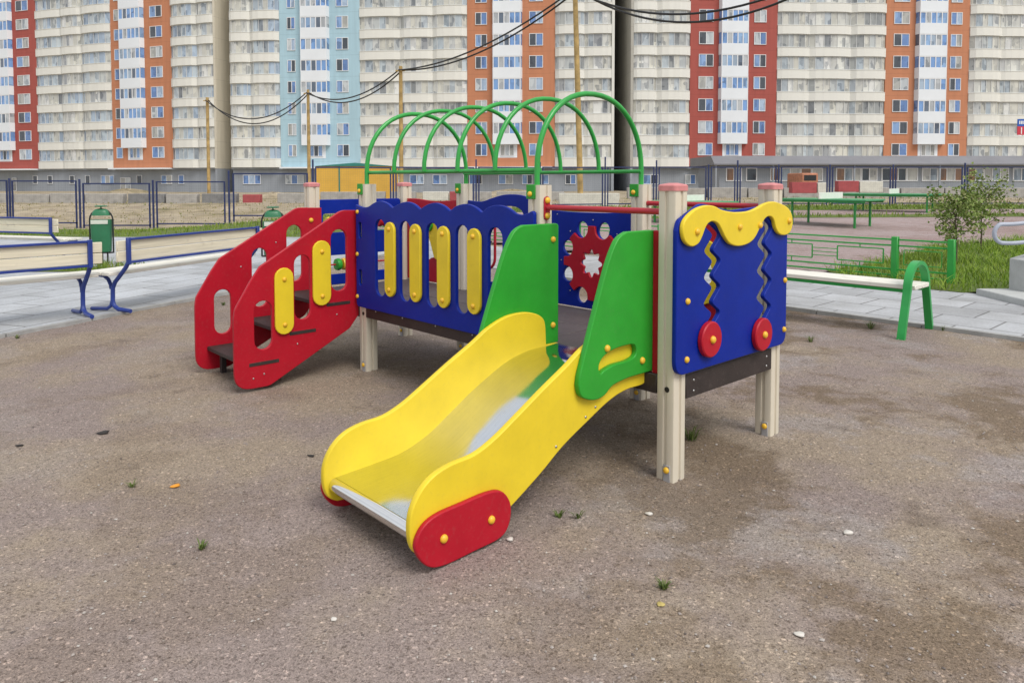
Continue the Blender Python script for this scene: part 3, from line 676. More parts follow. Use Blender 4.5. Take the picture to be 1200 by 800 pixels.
# ================================================================== GROUND
def sheet(name, xs, ys, zf, mat, mask=None, smooth=True):
    X, Y = np.meshgrid(xs, ys); Z = zf(X, Y); nx, ny = len(xs), len(ys)
    v = np.stack([X.ravel(), Y.ravel(), Z.ravel()], 1)
    i = np.arange(nx-1)[None, :]+np.arange(ny-1)[:, None]*nx
    f = np.stack([i, i+1, i+nx+1, i+nx], -1).reshape(-1, 4)
    if mask is not None:
        c = v[f].mean(1); f = f[mask(c[:, 0], c[:, 1])]
    me = bpy.data.meshes.new(name); me.from_pydata(v.tolist(), [], f.tolist()); me.materials.append(mat)
    if mask is not None:
        bm = bmesh.new(); bm.from_mesh(me); bmesh.ops.delete(bm, geom=[x for x in bm.verts if not x.link_faces], context='VERTS'); bm.to_mesh(me); bm.free()
    if smooth: me.shade_smooth()
    return link(name, me)
xs = np.unique(np.concatenate([np.linspace(-400, -60, 18), np.linspace(-60, 60, 81), np.linspace(60, 400, 18)]))
ys = np.unique(np.concatenate([np.linspace(-60, 16, 10), np.linspace(16, 56, 41), np.linspace(56, 600, 28)]))
def lump(X, Y, a, k): return a*(np.sin(X*k*1.3+1.7*np.sin(Y*k*.7))*np.cos(Y*k*1.1+1.3*np.sin(X*k*.9)))
struct(sheet('ground', xs, ys, lambda X, Y: G(X, Y)-.05+lump(X, Y, .07, 1.1)*sst(38, 46, Y), M['soil']))

L1 = [(-5.75, 5.2), (-4.9, 7.0), (-4.56, 7.85), (-4.15, 8.9), (-3.7, 10.0), (-2.55, 14.95)]     # left rim of the sand, found from the photo
V_EDGE = 5.12
right_far = UW(4.5, V_EDGE)
def poly_obj(name, pts, z, mat, thick=.0):
    mb = MB(); n = len(pts); mb.add([(x, y, z) for x, y in pts], [tuple(range(n))])
    if thick: mb.add([(x, y, z) for x, y in pts]+[(x, y, z-thick) for x, y in pts], [(i, (i+1) % n, n+(i+1) % n, n+i) for i in range(n)])
    return mb.obj(name, mat, None, smooth=False)
# sand: fine grid clipped to its outline
def inside(X, Y, poly):
    c = np.zeros(X.shape, bool); n = len(poly)
    for i in range(n):
        x1, y1 = poly[i]; x2, y2 = poly[(i+1) % n]
        k = ((y1 > Y) != (y2 > Y)) & (X < (x2-x1)*(Y-y1)/((y2-y1) if y2 != y1 else 1e-9)+x1); c ^= k
    return c
corner = (-2.55, 14.95)
uc, _ = UV(*corner)
sandpoly = [(-9, -3)]+[(-6.8, 3.0)]+L1[:-1]+[corner, UW(-6.0, V_EDGE), right_far, (9, -3)]
# path sheets go under the sand's rim; the sand lies 4 mm higher than their bed
def wave(X, Y):
    h = .003*np.sin(X*15+2*np.sin(Y*9))*np.sin(Y*17+1.6*np.sin(X*11))
    for u, v in ((0, 0), (UF2, 0), (UF1, 0), (US, 0), (0, D), (UF2, D), (UF1, D), (US, D)):
        px, py = UW(u, v); h = h+.016*np.exp(-((X-px)**2+(Y-py)**2)/.012)
    ex, ey = UW(-.48, -1.85); h = h-.028*np.exp(-((X-ex)**2+(Y-ey)**2)/.16)
    return h+(.006*np.sin(X*2.1+1.3*np.sin(Y*1.7))*np.cos(Y*2.6+.8*np.sin(X*2.3)) + .004*np.sin(X*6.3+2*np.sin(Y*4.1))*np.sin(Y*7.1+1.5*np.sin(X*3.7)))
gx = np.arange(-9, 9.01, .05); gy = np.arange(-1, 15.2, .05)
sand = struct(sheet('gravel_play_area', gx, gy, lambda X, Y: -.004+wave(X, Y), M['sand'], None))
# path pieces, 25 mm proud of the gravel; polygon = outside the gravel rim
lp = [(-30, 2), (-7.4, 2), (-6.8, 3.0)]+L1[:-1]+[corner, (-2.9, 18.2), (-5.0, 19.4), (-30, 19.4)]
struct(poly_obj('paved_path', lp, .022, M['path_l'], .2))
rp_ = [corner, UW(-6.0, V_EDGE), UW(5.0, V_EDGE), UW(5.0, 6.35), UW(2.0, 7.9), UW(-12.5, 7.9), (-2.9, 18.2)]
struct(poly_obj('paved_path', rp_, .026, M['path_r'], .2))
def strip(pts, w, z0, z1, name, mat):
    mb = MB()
    for i in range(len(pts)-1):
        a, b = Vector(pts[i]), Vector(pts[i+1]); d = (b-a).normalized(); nn = Vector((-d.y, d.x))*w/2; e = d*.006
        q = [a-nn+e, b-nn-e, b+nn-e, a+nn+e]
        mb.prism([(p.x, p.y) for p in q], 'z', z0, z1)
    return struct(mb.obj(name, mat, None, smooth=False))
def seg(a, b, L=1.0):
    a, b = Vector(a), Vector(b); n = max(1, int((b-a).length/L)); return [tuple(a.lerp(b, i/n)) for i in range(n+1)]
kp = []
for a, b in zip([(-7.4, 2), (-6.8, 3.0)]+L1[:-1], [(-6.8, 3.0)]+L1): kp += seg(a, b)[(1 if kp else 0):]
strip(kp, .07, -.1, .034, 'kerb', M['kerb'])
strip(seg(UW(-6.0, V_EDGE), UW(5.0, V_EDGE)), .07, -.1, .036, 'kerb', M['kerb'])
# court beyond the low green fence, turf strips
def region(name, poly, z, mat, res=1.0):
    p = np.array(poly); x = np.arange(p[:, 0].min(), p[:, 0].max()+res, res); y = np.arange(p[:, 1].min(), p[:, 1].max()+res, res)
    return struct(sheet(name, x, y, lambda X, Y: G(X, Y)+z, mat, lambda X, Y: inside(X, Y, poly)))
cpoly = [UW(-14, 8.7), UW(1, 8.7), (30, 10), (60, 30), (60, 32.2), (-6, 32.2), (-6, 19)]
region('gravel_court', cpoly, .004, M['court'], .5)
tl = [(-60, 19.4), (-5.0, 19.4), (-4, 30.5), (-60, 30.5)]
tr = [(0, 31.5), (60, 31.0), (60, 37.0), (0, 36.8)]
tm = [(4, 26.3), (60, 26.8), (60, 28.3), (4, 27.6)]
region('lawn', tl, .01, M['turf'], .5); region('lawn', tr, .012, M['turf'], .5); region('lawn', tm, .014, M['turf'], .35)
tw = [(-14, 11.9), (-6.35, 11.9), (-6.2, 12.6), (-14, 12.6)]
def flat(name, poly, z, mat): return struct(poly_obj(name, poly, z, mat))
flat('lawn', tw, .030, M['turf'])
lush = [UW(-2.35, 7.85), UW(-.9, 7.85), (6.35, 9.75), (12, 9.75), (20, 18), (14.5, 19.5), (9.5, 16.5), (6.7, 13.2), (5.2, 12.1)]
flat('lawn', lush, .034, M['turf'])
patch = [(4.60, 7.25), (5.3, 6.55), (6.4, 7.35), (5.15, 7.60)]
patch = [UW(.93, V_EDGE+.05), UW(5, V_EDGE+.05), UW(5, 6.4), UW(1.6, 5.75), UW(1.1, 5.45)]
flat('lawn', patch, .034, M['turf'])

def blades(name, polys, count, hmin, hmax, wid, mat, label, zoff=0., lean=.35):
    P = []
    for poly, k in zip(polys, count):
        p = np.array(poly); lo, hi = p.min(0), p.max(0); got = []
        while sum(len(g) for g in got) < k:
            q = RNG.uniform(lo, hi, (k, 2)); got.append(q[inside(q[:, 0], q[:, 1], poly)])
        P.append(np.concatenate(got)[:k])
    P = np.concatenate(P); n = len(P)
    dens = .5+.5*np.sin(P[:, 0]*2.3+1.7*np.sin(P[:, 1]*1.9))*np.cos(P[:, 1]*2.7+1.1*np.sin(P[:, 0]*3.1)); P = P[RNG.uniform(0, 1, n) < .45+.55*dens]; n = len(P)
    a = RNG.uniform(0, 2*PI, n); h = RNG.uniform(hmin, hmax, n)*(.7+.6*(.5+.5*np.sin(P[:, 0]*1.9)*np.cos(P[:, 1]*2.3))); w = wid*RNG.uniform(.6, 1.3, n)
    z = G(P[:, 0], P[:, 1])+zoff; dx, dy = np.cos(a)*w, np.sin(a)*w
    la = RNG.uniform(0, 2*PI, n); ll = h*RNG.uniform(0, lean*2, n)
    v = np.empty((n, 5, 3))
    v[:, 0] = np.stack([P[:, 0]-dx, P[:, 1]-dy, z], 1); v[:, 1] = np.stack([P[:, 0]+dx, P[:, 1]+dy, z], 1)
    mx, my = P[:, 0]+np.cos(la)*ll*.35, P[:, 1]+np.sin(la)*ll*.35
    v[:, 2] = np.stack([mx+dx*.75, my+dy*.75, z+h*.6], 1); v[:, 3] = np.stack([mx-dx*.75, my-dy*.75, z+h*.6], 1)
    v[:, 4] = np.stack([P[:, 0]+np.cos(la)*ll, P[:, 1]+np.sin(la)*ll, z+h], 1)
    me = bpy.data.meshes.new(name); i = (np.arange(n)*5)[:, None]
    quads = (i+np.array([0, 1, 2, 3])).tolist(); tris = (i+np.array([3, 2, 4])).tolist()
    me.from_pydata(v.reshape(-1, 3).tolist(), [], quads+tris); me.materials.append(mat)
    o = link(name, me); tag(o, label, 'grass', kind='stuff'); return o
blades('grass', [tl], [16000], .05, .14, .014, M['blade'], 'strip of mown green grass in front of the stepped blue fence', .01)
blades('grass', [tr, tm], [15000, 4000], .06, .16, .018, M['blade'], 'green grass strip beyond the pink gravel court', .01)
blades('grass', [tw], [2500], .08, .22, .007, M['blade'], 'rough grass strip seen under the blue front bench', .03)
blades('grass', [lush], [30000], .05, .19, .006, M['blade_lush'], 'lush tall grass around the saplings beside the concrete steps', .03, .75)
blades('grass', [patch], [5000], .04, .11, .004, M['blade_lush'], 'small lush grass patch at the kerb by the right edge', .03)
dry = [(-40, 33), (40, 39), (60, 60), (-60, 60)]
blades('grass', [dry], [9000], .03, .12, .03, leafmat('dry_grass', [(.2, .19, .07), (.32, .27, .13), (.13, .16, .04)]), 'sparse dry grass on the bare soil beyond the blue fence', -.03)

# loose pebbles on the gravel
npb = 16000
r_ = RNG.uniform(0, 1, npb); yy = 1.6+7.5*r_**1.8; xx = RNG.uniform(-.82, .82, npb)*(yy+.6)
mb_v, mb_f = [], []
base_o = np.array([(1, 0, 0), (-1, 0, 0), (0, 1, 0), (0, -1, 0), (0, 0, 1), (0, 0, -1)], float)
fo = np.array([(0, 2, 4), (2, 1, 4), (1, 3, 4), (3, 0, 4), (2, 0, 5), (1, 2, 5), (3, 1, 5), (0, 3, 5)])
sz = .0018+.0065*RNG.uniform(0, 1, npb)**4
scl = sz[:, None]*RNG.uniform(.65, 1.3, (npb, 3)); scl[:, 2] *= .7
th = RNG.uniform(0, PI, npb); vv = base_o[None]*scl[:, None]*RNG.uniform(.8, 1.2, (npb, 6, 1))
c_, s_ = np.cos(th)[:, None], np.sin(th)[:, None]
vx = vv[..., 0]*c_-vv[..., 1]*s_+xx[:, None]; vy = vv[..., 0]*s_+vv[..., 1]*c_+yy[:, None]; vz = vv[..., 2]+(wave(xx, yy)-.004+scl[:, 2]*.5)[:, None]
me = bpy.data.meshes.new('pebbles'); me.from_pydata(np.stack([vx, vy, vz], -1).reshape(-1, 3).tolist(), [], (np.arange(npb)[:, None, None]*6+fo[None]).reshape(-1, 3).tolist())
me.materials.append(M['pebble']); tag(link('pebbles', me), 'loose small pebbles scattered over the gravel play area', 'pebbles', kind='stuff')

def gpt(px, py, z=0):
    a = (px-600)/F; b = -(py-CY)/F
    d = Vector((a, math.cos(PITCH)+b*math.sin(PITCH), -math.sin(PITCH)+b*math.cos(PITCH))); t = (z-CH)/d.z
    return d.x*t, d.y*t
def stone(px, py, r, label, mat=None, flat_=.55, name='stone', cat='stone'):
    bm = bmesh.new(); bmesh.ops.create_icosphere(bm, subdivisions=2, radius=1)
    for v in bm.verts:
        k = 1+.22*math.sin(v.co.x*3.1+px)+.16*math.cos(v.co.y*4.3+py)
        v.co = Vector((v.co.x*1.3*k, v.co.y*.85*k, v.co.z*flat_*k))*r
    me = bpy.data.meshes.new(name); bm.to_mesh(me); bm.free(); me.materials.append(mat or M['stone']); me.shade_smooth()
    x, y = gpt(px, py); return tag(link(name, me, None, (x, y, wave(x, y)+r*flat_*.4), px), label, cat)
stone(760, 602, .013, 'small white pebble lying in front of the front corner post')
stone(993, 624, .018, 'flat pale stone on the gravel right of the bead panel', flat_=.4)
stone(936, 745, .014, 'long white chip of stone near the bottom right of the gravel', flat_=.35)
stone(391, 720, .010, 'small white stone in the foreground left of the slide foot')
stone(205, 568, .017, 'orange piece of peel lying on the gravel left of the slide', M['peel'], .4, 'orange_peel', 'litter')
stone(774, 708, .015, 'dry yellow leaf lying on the gravel in the foreground', M['dryleaf'], .12, 'dry_leaf', 'leaf')
stone(597, 632, .012, 'cream stone beside the red foot plate of the slide')
stone(120, 507, .030, 'dark flat clump of dirt on the gravel at the left', M['litter'], .18, 'dirt_clump', 'dirt')
stone(364, 535, .016, 'short dark twig on the gravel between stairs and slide', M['litter'], .2, 'twig', 'twig')
stone(22, 522, .018, 'small dark clump of dirt at the left edge of the gravel', M['litter'], .2, 'dirt_clump', 'dirt')
def weed(px, py, n, h, label):
    x0, y0 = gpt(px, py); mb = MB()
    for i in range(int(n*1.6)):
        a = random.uniform(0, 2*PI); l = random.uniform(.3, 1)*h; w = .0018; t = random.uniform(.2, .9)
        ca, sa = math.cos(a), math.sin(a); r0 = random.uniform(0, h*.25); bx, by = ca*r0, sa*r0
        mb.add([(bx-sa*w, by+ca*w, 0), (bx+sa*w, by-ca*w, 0), (bx+ca*l*t*.5+sa*w*1.6, by+sa*l*t*.5-ca*w*1.6, l*.6), (bx+ca*l*t*.5-sa*w*1.6, by+sa*l*t*.5+ca*w*1.6, l*.6), (bx+ca*l*t*1.1, by+sa*l*t*1.1, l*.75)], [(0, 1, 2, 3), (3, 2, 4)])
    return tag(mb.obj('weed', M['weedleaf'], None, (x0, y0, wave(x0, y0)-.006), smooth=False), label, 'weed')
weed(778, 690, 26, .05, 'small green weed tuft on the gravel in front of the yellow leaf')
weed(810, 515, 26, .11, 'tall green weed growing behind the front corner post')
weed(655, 605, 14, .045, 'tiny weed on the gravel just right of the slide foot')
weed(677, 606, 14, .05, 'tiny weed on the gravel between slide foot and corner post')
weed(236, 640, 16, .05, 'tiny green weed in the left foreground below the orange peel')
weed(155, 568, 12, .05, 'thin pale weed on the gravel left of the orange peel')
weed(1020, 385, 30, .12, 'thin weeds at the kerb left of the green hoop bench')
weed(950, 400, 20, .10, 'thin weeds on the gravel close to the bead panel')

weed(1105, 387, 18, .07, 'thin weeds at the kerb right of the green hoop bench')
weed(262, 357, 18, .07, 'thin weeds at the kerb behind the red stairs')
weed(20, 397, 18, .06, 'thin weeds in the kerb joint at the left edge')
# ================================================================== BENCHES
def bench_mesh():
    root = thing('park_bench', 'x', 'bench')
    L = 2.2
    seat = MB()
    for y0 in (.13, .265, .40): seat.bbox(-.13, L+.13, y0, y0+.125, .425, .465, .006)
    seat.obj('seat', M['seatboard'], root)
    back = MB()
    for z0 in (.585, .705): back.bbox(-.13, L+.13, .012, .04, z0, z0+.113, .005)
    back.obj('backrest', M['board'], root)
    fr = MB()
    for z in (.572, .832): fr.bbox(-.02, L+.02, -.022, .010, z-.013, z+.013, .004)
    fr.obj('back_frame', M['bench_blue'], root)
    for x in (0, L):
        lg = MB()
        lg.tube([(x, -.006, .845), (x, -.006, .58), (x, .03, .52), (x, .13, .41), (x, .20, .34), (x, .235, .27), (x, .24, .12), (x, .22, .07), (x, .16, .035), (x, -.02, .022)], .024, 8)
        lg.tube([(x, .52, .418), (x, .36, .405), (x, .30, .37), (x, .265, .31), (x, .255, .26)], .021, 8)
        lg.tube([(x, .245, .13), (x, .265, .07), (x, .32, .035), (x, .56, .022)], .021, 8)
        lg.bbox(x-.022, x+.022, -.028, .008, .55, .85, .003)
        l = lg.obj('leg', M['bench_blue'], root)
    return root
b2 = bench_mesh()
def yaw(dx, dy): return math.atan2(dy, dx)
# local x = length, local +y = seat side (away from the gravel)
p2 = gpt(152, 366); b2.location = (-4.30, 8.17, .022); b2.rotation_euler.z = yaw(.33, .945)
b2['label'] = 'blue framed park bench beside the red stairs, second from the left along the gravel'
a1 = yaw(.66, .75); e1 = Vector((-4.54, 7.84))-Vector((.66, .75))*2.2
dup(b2, (e1.x, e1.y, .022), a1, 'blue framed park bench cut by the left edge, backrest towards the gravel')
a3 = yaw(.95, -.30); e3 = Vector((-8.05, 12.75))-Vector((.95, -.30))*2.2
dup(b2, (e3.x, e3.y, .022), a3, 'farther blue framed bench at the left edge in front of the lawn')

# green hoop bench
hb = thing('hoop_bench', 'white plank bench with green hoop ends on the kerb at the right', 'bench', (3.975, 7.15, 0), ANG)
def hoop(u):
    mb = MB(); pts = []
    for j in range(41):
        t = -1+2*j/40; y = .405*t
        z = .705*(1-abs(t)**2.6*1.0)
        pts.append((y, z))
    pts = [(-.385, -.12)]+[(-.385+.135*k/6, .46*k/6) for k in range(6)]+[(-.25+.0*k, .46) for k in range(1)]+[(.25*math.cos(PI-PI*j/16), .46+.245*math.sin(PI*j/16)) for j in range(1, 17)]+[(.25+.135*k/6, .46-.46*k/6) for k in range(1, 7)]+[(.385, -.12)]
    n = len(pts); inner = []; outer_ = []
    for i in range(n):
        a = Vector(pts[max(0, i-1)]); b = Vector(pts[min(n-1, i+1)]); d = (b-a).normalized(); nn = Vector((-d.y, d.x))*.019
        p = Vector(pts[i]); outer_.append(p+nn); inner.append(p-nn)
    for i in range(n-1):
        q = [outer_[i], outer_[i+1], inner[i+1], inner[i]]
        vs = [(u-.035, p.x, p.y) for p in q]+[(u+.035, p.x, p.y) for p in q]
        mb.add(vs, [(0, 1, 2, 3), (7, 6, 5, 4), (0, 4, 5, 1), (3, 2, 6, 7)])
    mb.add([(u-.035, *outer_[0]), (u+.035, *outer_[0]), (u+.035, *inner[0]), (u-.035, *inner[0])], [(0, 1, 2, 3)])
    me = mb.mesh('hoop', M['hoop']); bm = bmesh.new(); bm.from_mesh(me); bmesh.ops.remove_doubles(bm, verts=bm.verts[:], dist=1e-5); bmesh.ops.recalc_face_normals(bm, faces=bm.faces[:]); bm.to_mesh(me); bm.free(); finish(me)
    return link('hoop', me, hb)
hoop(0); hoop(-2.3)
sb = MB()
for y0 in (-.19, .004): sb.bbox(-2.36, .05, y0, y0+.186, .455, .50, .006)
sb.obj('seat', M['seatboard'], hb)
MB().bbox(-2.30, .0, -.17, -.135, .418, .4545, .003).bbox(-2.30, .0, .135, .17, .418, .4545, .003).obj('seat_rail', M['hoop'], hb)

# ================================================================== BINS
def bin_at(x, y, label):
    t = thing('litter_bin', label, 'litter bin', (x, y, .02), .25)
    body = MB(); secs = []
    for z, kx, ky in [(.24, .135, .10), (.25, .15, .11), (.60, .162, .12), (.80, .166, .122), (.81, .166, .122)]: secs.append((z, kx, ky))
    n = 24
    ring = lambda z, kx, ky: [(kx*np.sign(math.cos(a))*abs(math.cos(a))**.6, ky*np.sign(math.sin(a))*abs(math.sin(a))**.6, z) for a in [2*PI*j/n for j in range(n)]]
    R_ = [ring(*s) for s in secs]
    for a, b in zip(R_, R_[1:]): body.add(a+b, [(i, (i+1) % n, n+(i+1) % n, n+i) for i in range(n)])
    body.add(R_[0], [tuple(range(n))[::-1]]); body.add(R_[-1], [tuple(range(n))])
    body.obj('bucket', M['bin'], t)
    hood = MB(); hs = [ring(.80+.2*math.sin(k), .150*math.cos(k)**.5+.002, .105*math.cos(k)**.5+.002) for k in (.42, .6, .8, 1.0, 1.2, 1.4, 1.55)]
    for a, b in zip(hs, hs[1:]): hood.add(a+b, [(i, (i+1) % n, n+(i+1) % n, n+i) for i in range(n)])
    hood.add(hs[-1], [tuple(range(n))]); hood.obj('hood', M['bin'], t)
    MB().bbox(-.135, .135, -.127, -.121, .735, .805, .002).obj('pale_band', M['pale'], t)
    fr = [(-.185, 0, .22), (-.185, 0, .80)]+[(-.185*math.cos(k), 0, .80+.195*math.sin(k)) for k in (.3, .6, .9, 1.2, PI/2, 1.95, 2.25, 2.55, 2.85)]+[(.185, 0, .80), (.185, 0, .22)]
    MB().tube(fr, .014, 8).tube([(-.185, 0, .225), (.185, 0, .225)], .014, 8).tube([(.0, .0, .235), (.0, 0, -.1)], .02, 8).tube([(.09, .0, .225), (.09, 0, -.1)], .014, 8).obj('stand', M['black'], t)
    MB().lathe([(.012, .98), (.012, 1.03), (.10, 1.035), (.105, 1.045), (.09, 1.055)], 18).obj('top_cap', M['bin'], t)
    return t
bin_at(-7.22, 12.85, 'dark green litter bin standing behind the gap between two blue benches')
bin_at(-4.02, 12.3, 'dark green litter bin half hidden behind the red stairs')

# ================================================================== LOW GREEN FENCE
lf = thing('low_fence', 'low green metal fence with rectangle pattern between path and court', 'fence', (*UW(-2.06, 8.69), 0), ANG)
PW = 2.15
for i in range(8):
    u = -PW*(i); MB().bbox(u-.045, u+.045, -.045, .045, -.1, .665, .006).obj('post', M['tube_green'], lf)
MB().bbox(.72, .81, -.045, .045, -.1, .665, .006).obj('post', M['tube_green'], lf)
def fpanel(a, b):
    mb = MB(); r = .012
    for z in (.62, .53, .17, .08): mb.bbox(a, b, -r, r, z-r, z+r, .002)
    w = b-a
    if w > 1.2:
        zs = (.25, .47)
        for k0, k1 in ((.06, .40), (.60, .94)):
            for z in zs: mb.bbox(a+w*k0, a+w*k1, -r*.8, r*.8, z-.009, z+.009, .002)
            for k in (k0, k1): mb.bbox(a+w*k-.009, a+w*k+.009, -r*.7, r*.7, .25, .47, .002)
        for z in (.30, .36, .42): mb.bbox(a+w*.40+.012, a+w*.60-.012, -.006, .006, z-.006, z+.006, .001)
        for k in (.23, .77):
            mb.bbox(a+w*k-.007, a+w*k+.007, -.006, .006, .18, .24, .001); mb.bbox(a+w*k-.007, a+w*k+.007, -.006, .006, .48, .52, .001)
    else:
        for z in (.25, .47): mb.bbox(a+.08, b-.08, -.006, .006, z-.006, z+.006, .001)
        for x in (a+.08, b-.08): mb.bbox(x-.006, x+.006, -.005, .005, .25, .47, .001)
    mb.obj('rail_panel', M['tube_green'], lf)
fpanel(.045, .72)
for i in range(7): fpanel(-PW*(i+1)+.045, -PW*i-.045)

# ================================================================== TABLE TENNIS TABLES
def pingpong(x, y, rz, z0, L, W, h, label):
    t = thing('tennis_table', label, 'table', (x, y, z0), rz, 'table tennis tables on the court')
    MB().bbox(-L/2, L/2, -W/2, W/2, h-.05, h, .006).obj('table_top', M['table'], t)
    MB().bbox(-L/2+.04, L/2-.04, -W/2+.03, -W/2+.07, h-.11, h-.052, .004).bbox(-L/2+.04, L/2-.04, W/2-.07, W/2-.03, h-.11, h-.052, .004).obj('apron', M['table_frame'], t)
    for sx in (-.36, .36):
        for sy in (-.38, .38): MB().bbox(sx*L-.03, sx*L+.03, sy*W-.03, sy*W+.03, -.1, h-.052, .004).obj('leg', M['table_frame'], t)
    MB().bbox(-.012, .012, -W/2-.1, W/2+.1, h+.001, h+.20, .003).obj('net', M['netboard'], t)
    return t
pingpong(10.15, 23.3, ANG, 0.05, 2.75, 1.5, .90, 'nearer green table tennis table with white net right of the bead panel')
pingpong(15.6, 29.9, ANG+.15, .18, 3.6, 1.6, .82, 'far green table tennis table with white net behind the nearer one')
pingpong(5.9, 24.3, ANG, .05, 2.75, 1.5, .80, 'green table tennis table mostly hidden behind the cream corner posts')

# ================================================================== SAPLINGS
def sapling(x, y, h, spread, label, seed, n_leaf):
    rnd = random.Random(seed); t = thing('sapling', label, 'young tree', (x, y, .03))
    tr = MB(); tips = []
    tr.tube([(0, 0, -.1), (.01, .0, h*.25), (-.02, .01, h*.55), (.02, 0, h*.8)], [.02, .016, .011, .006], 7)
    for i in range(13):
        z = h*(.25+.5*i/12); a = rnd.uniform(0, 2*PI); l = spread*rnd.uniform(.45, 1.0)
        p0 = (0, 0, z); p1 = (math.cos(a)*l*.5, math.sin(a)*l*.5, z+h*.10); p2 = (math.cos(a)*l, math.sin(a)*l, z+h*rnd.uniform(.08, .28))
        tr.tube([p0, p1, p2], [.008, .006, .003], 5); tips += [p1, p2, p2]
    tips += [(.02, 0, h*.8), (0, 0, h*.85), (.03, .02, h*.92)]
    tr.obj('trunk', M['bark'], t)
    cr = MB()
    for i in range(n_leaf):
        c = rnd.choice(tips); p = Vector(c)+Vector((rnd.gauss(0, .10), rnd.gauss(0, .10), rnd.gauss(.0, .09)))
        d = Vector((rnd.uniform(-1, 1), rnd.uniform(-1, 1), rnd.uniform(-.5, .9))).normalized(); s = rnd.uniform(.03, .062)
        q = d.cross(Vector((rnd.uniform(-1, 1), rnd.uniform(-1, 1), rnd.uniform(-1, 1)))).normalized()*s*.5
        nn = d.cross(q).normalized()*s*.15
        cr.add([p, p+d*s*.5+q+nn, p+d*s*1.2, p+d*s*.5-q+nn], [(0, 1, 2), (0, 2, 3)])
    cr.obj('crown', M['leaf'], t, smooth=False)
    return t
sapling(AX(1122, 12.9), 12.9, 1.38, .42, 'young sapling with dark sparse leaves rising behind the low green fence', 3, 1500)
sapling(AX(1151, 15.8), 15.8, 1.62, .5, 'taller lighter sapling growing behind the first sapling', 5, 1300)

# ================================================================== STEPS AND HANDRAIL
st = thing('entrance_steps', 'grey concrete steps with low side wall at the right edge', 'steps', (6.05, 9.5, 0))
MB().bbox(0, 3.5, -2.6, 0, -.1, .105, .012).obj('landing_slab', M['stepstone'], st)
for k in range(3): MB().bbox(.95+.32*k, 3.5, -2.2, -.325, .106+.15*k, .255+.15*k, .01).obj('step', M['stepstone'], st)
MB().prism(rpoly([(.42, .106, 0), (3.4, .106, 0), (3.4, 1.3, 0), (2.5, 1.15, 0), (.62, .56, .02), (.42, .50, .02)]), 'y', -.32, -.02).obj('side_wall', M['stepstone'], st)
hr = thing('handrail', 'grey tubular handrail with looped end above the concrete side wall', 'handrail', (6.05, 9.33, 0))
lp_ = [(3.0, 0, 1.95), (.75, 0, 1.01), (.38, 0, .955)]+[(.23+.0-.13*math.sin(k), 0, .83+.122*math.cos(k)) for k in (.2, .6, 1.0, 1.4, 1.8, 2.2, 2.6, 3.0)]+[(.40, 0, .715), (.75, 0, .78), (3.0, 0, 1.72)]
lp_ = [(3.0, 0, 1.95), (1.0, 0, 1.08), (.6, 0, .985), (.35, 0, .955)]+[(.23-.12*math.sin(k), 0, .835+.122*math.cos(k)) for k in (.3, .7, 1.1, 1.5, 1.9, 2.3, 2.7, 3.0)]+[(.36, 0, .712), (.6, 0, .74), (1.0, 0, .85), (3.0, 0, 1.72)]
MB().tube(crom(lp_, 3, False), .026, 12).obj('rail', M['rail_grey'], hr)
MB().tube([(.56, 0, .5), (.56, 0, .735)], .028, 12).obj('baluster', M['rail_grey'], hr)
MB().tube([(1.9, 0, .95), (1.9, 0, 1.24)], .028, 12).obj('baluster', M['rail_grey'], hr)

# ================================================================== BLUE MESH FENCE
def wire_mesh(w, h, step=.10, r=.0011):
    mb = MB()
    for i in range(1, int(w/step)):
        x = i*step; mb.add([(x-r, 0, 0), (x+r, 0, 0), (x+r, 0, h), (x-r, 0, h), (x, r*1.7, 0), (x, r*1.7, h)], [(0, 1, 2, 3), (1, 4, 5, 2), (4, 0, 3, 5)])
    for i in range(1, int(h/step)):
        z = i*step; mb.add([(0, 0, z-r), (w, 0, z-r), (w, 0, z+r), (0, 0, z+r), (0, -r*1.7, z), (w, -r*1.7, z)], [(0, 1, 2, 3), (1, 5, 4, 0), (3, 2, 5, 4)])
    return mb
def fence(label, frames, posts):
    """frames: (px0, Y0, px1, Y1, ztop); posts: (px, Y, ztop)"""
    X_ = AX(frames[0][0], frames[0][1]); t = thing('mesh_fence', label, 'fence', (X_, frames[0][1], 0))
    for px0, Ya, px1, Yb, zt in frames:
        a = Vector((AX(px0, Ya)-X_, Ya-frames[0][1], 0)); b = Vector((AX(px1, Yb)-X_, Yb-frames[0][1], 0)); w = (b-a).length; rz = math.atan2(b.y-a.y, b.x-a.x)
        mb = MB(); r = .028; zb = zt-1.88
        mb.box(0, w, -r, r, zt-2*r, zt); mb.box(0, w, -r, r, zb, zb+2*r)
        mb.box(0, 2*r, -r, r, zb-.25, zt-2*r); mb.box(w-2*r, w, -r, r, zb-.25, zt-2*r)
        fr = mb.obj('panel_frame', M['navy'], t, a); fr.rotation_euler.z = rz
        wm = wire_mesh(w-4*r, 1.88-4*r).obj('wire_mesh', M['wire'], fr, (2*r, 0, zb+2*r), smooth=False)
    for px, Y, zt in posts:
        MB().bbox(-.034, .034, -.034, .034, -2.6, 0, .004).obj('post', M['navy'], t, (AX(px, Y)-X_, Y-frames[0][1], zt))
    return t
z_ = lambda py, Y: AZ(py, Y)
fence('navy mesh fence stepping down to the left beyond the lawn',
      [(-75, 32, 9, 32, z_(211, 32)), (14, 32, 90, 32, z_(211.5, 32)), (97, 32, 176, 32, z_(214.5, 32)), (183, 32, 264, 32, z_(212.5, 32)), (273, 32, 361, 32, z_(203, 32))],
      [(11.5, 32, z_(209, 32)), (93.5, 32, z_(210, 32)), (179.5, 32, z_(211, 32)), (268.5, 32, z_(200, 32))])
fr_, ps_ = [], []
pxs = [367, 461, 558, 633, 709, 769, 830, 864, 912, 972, 1046, 1130, 1215]
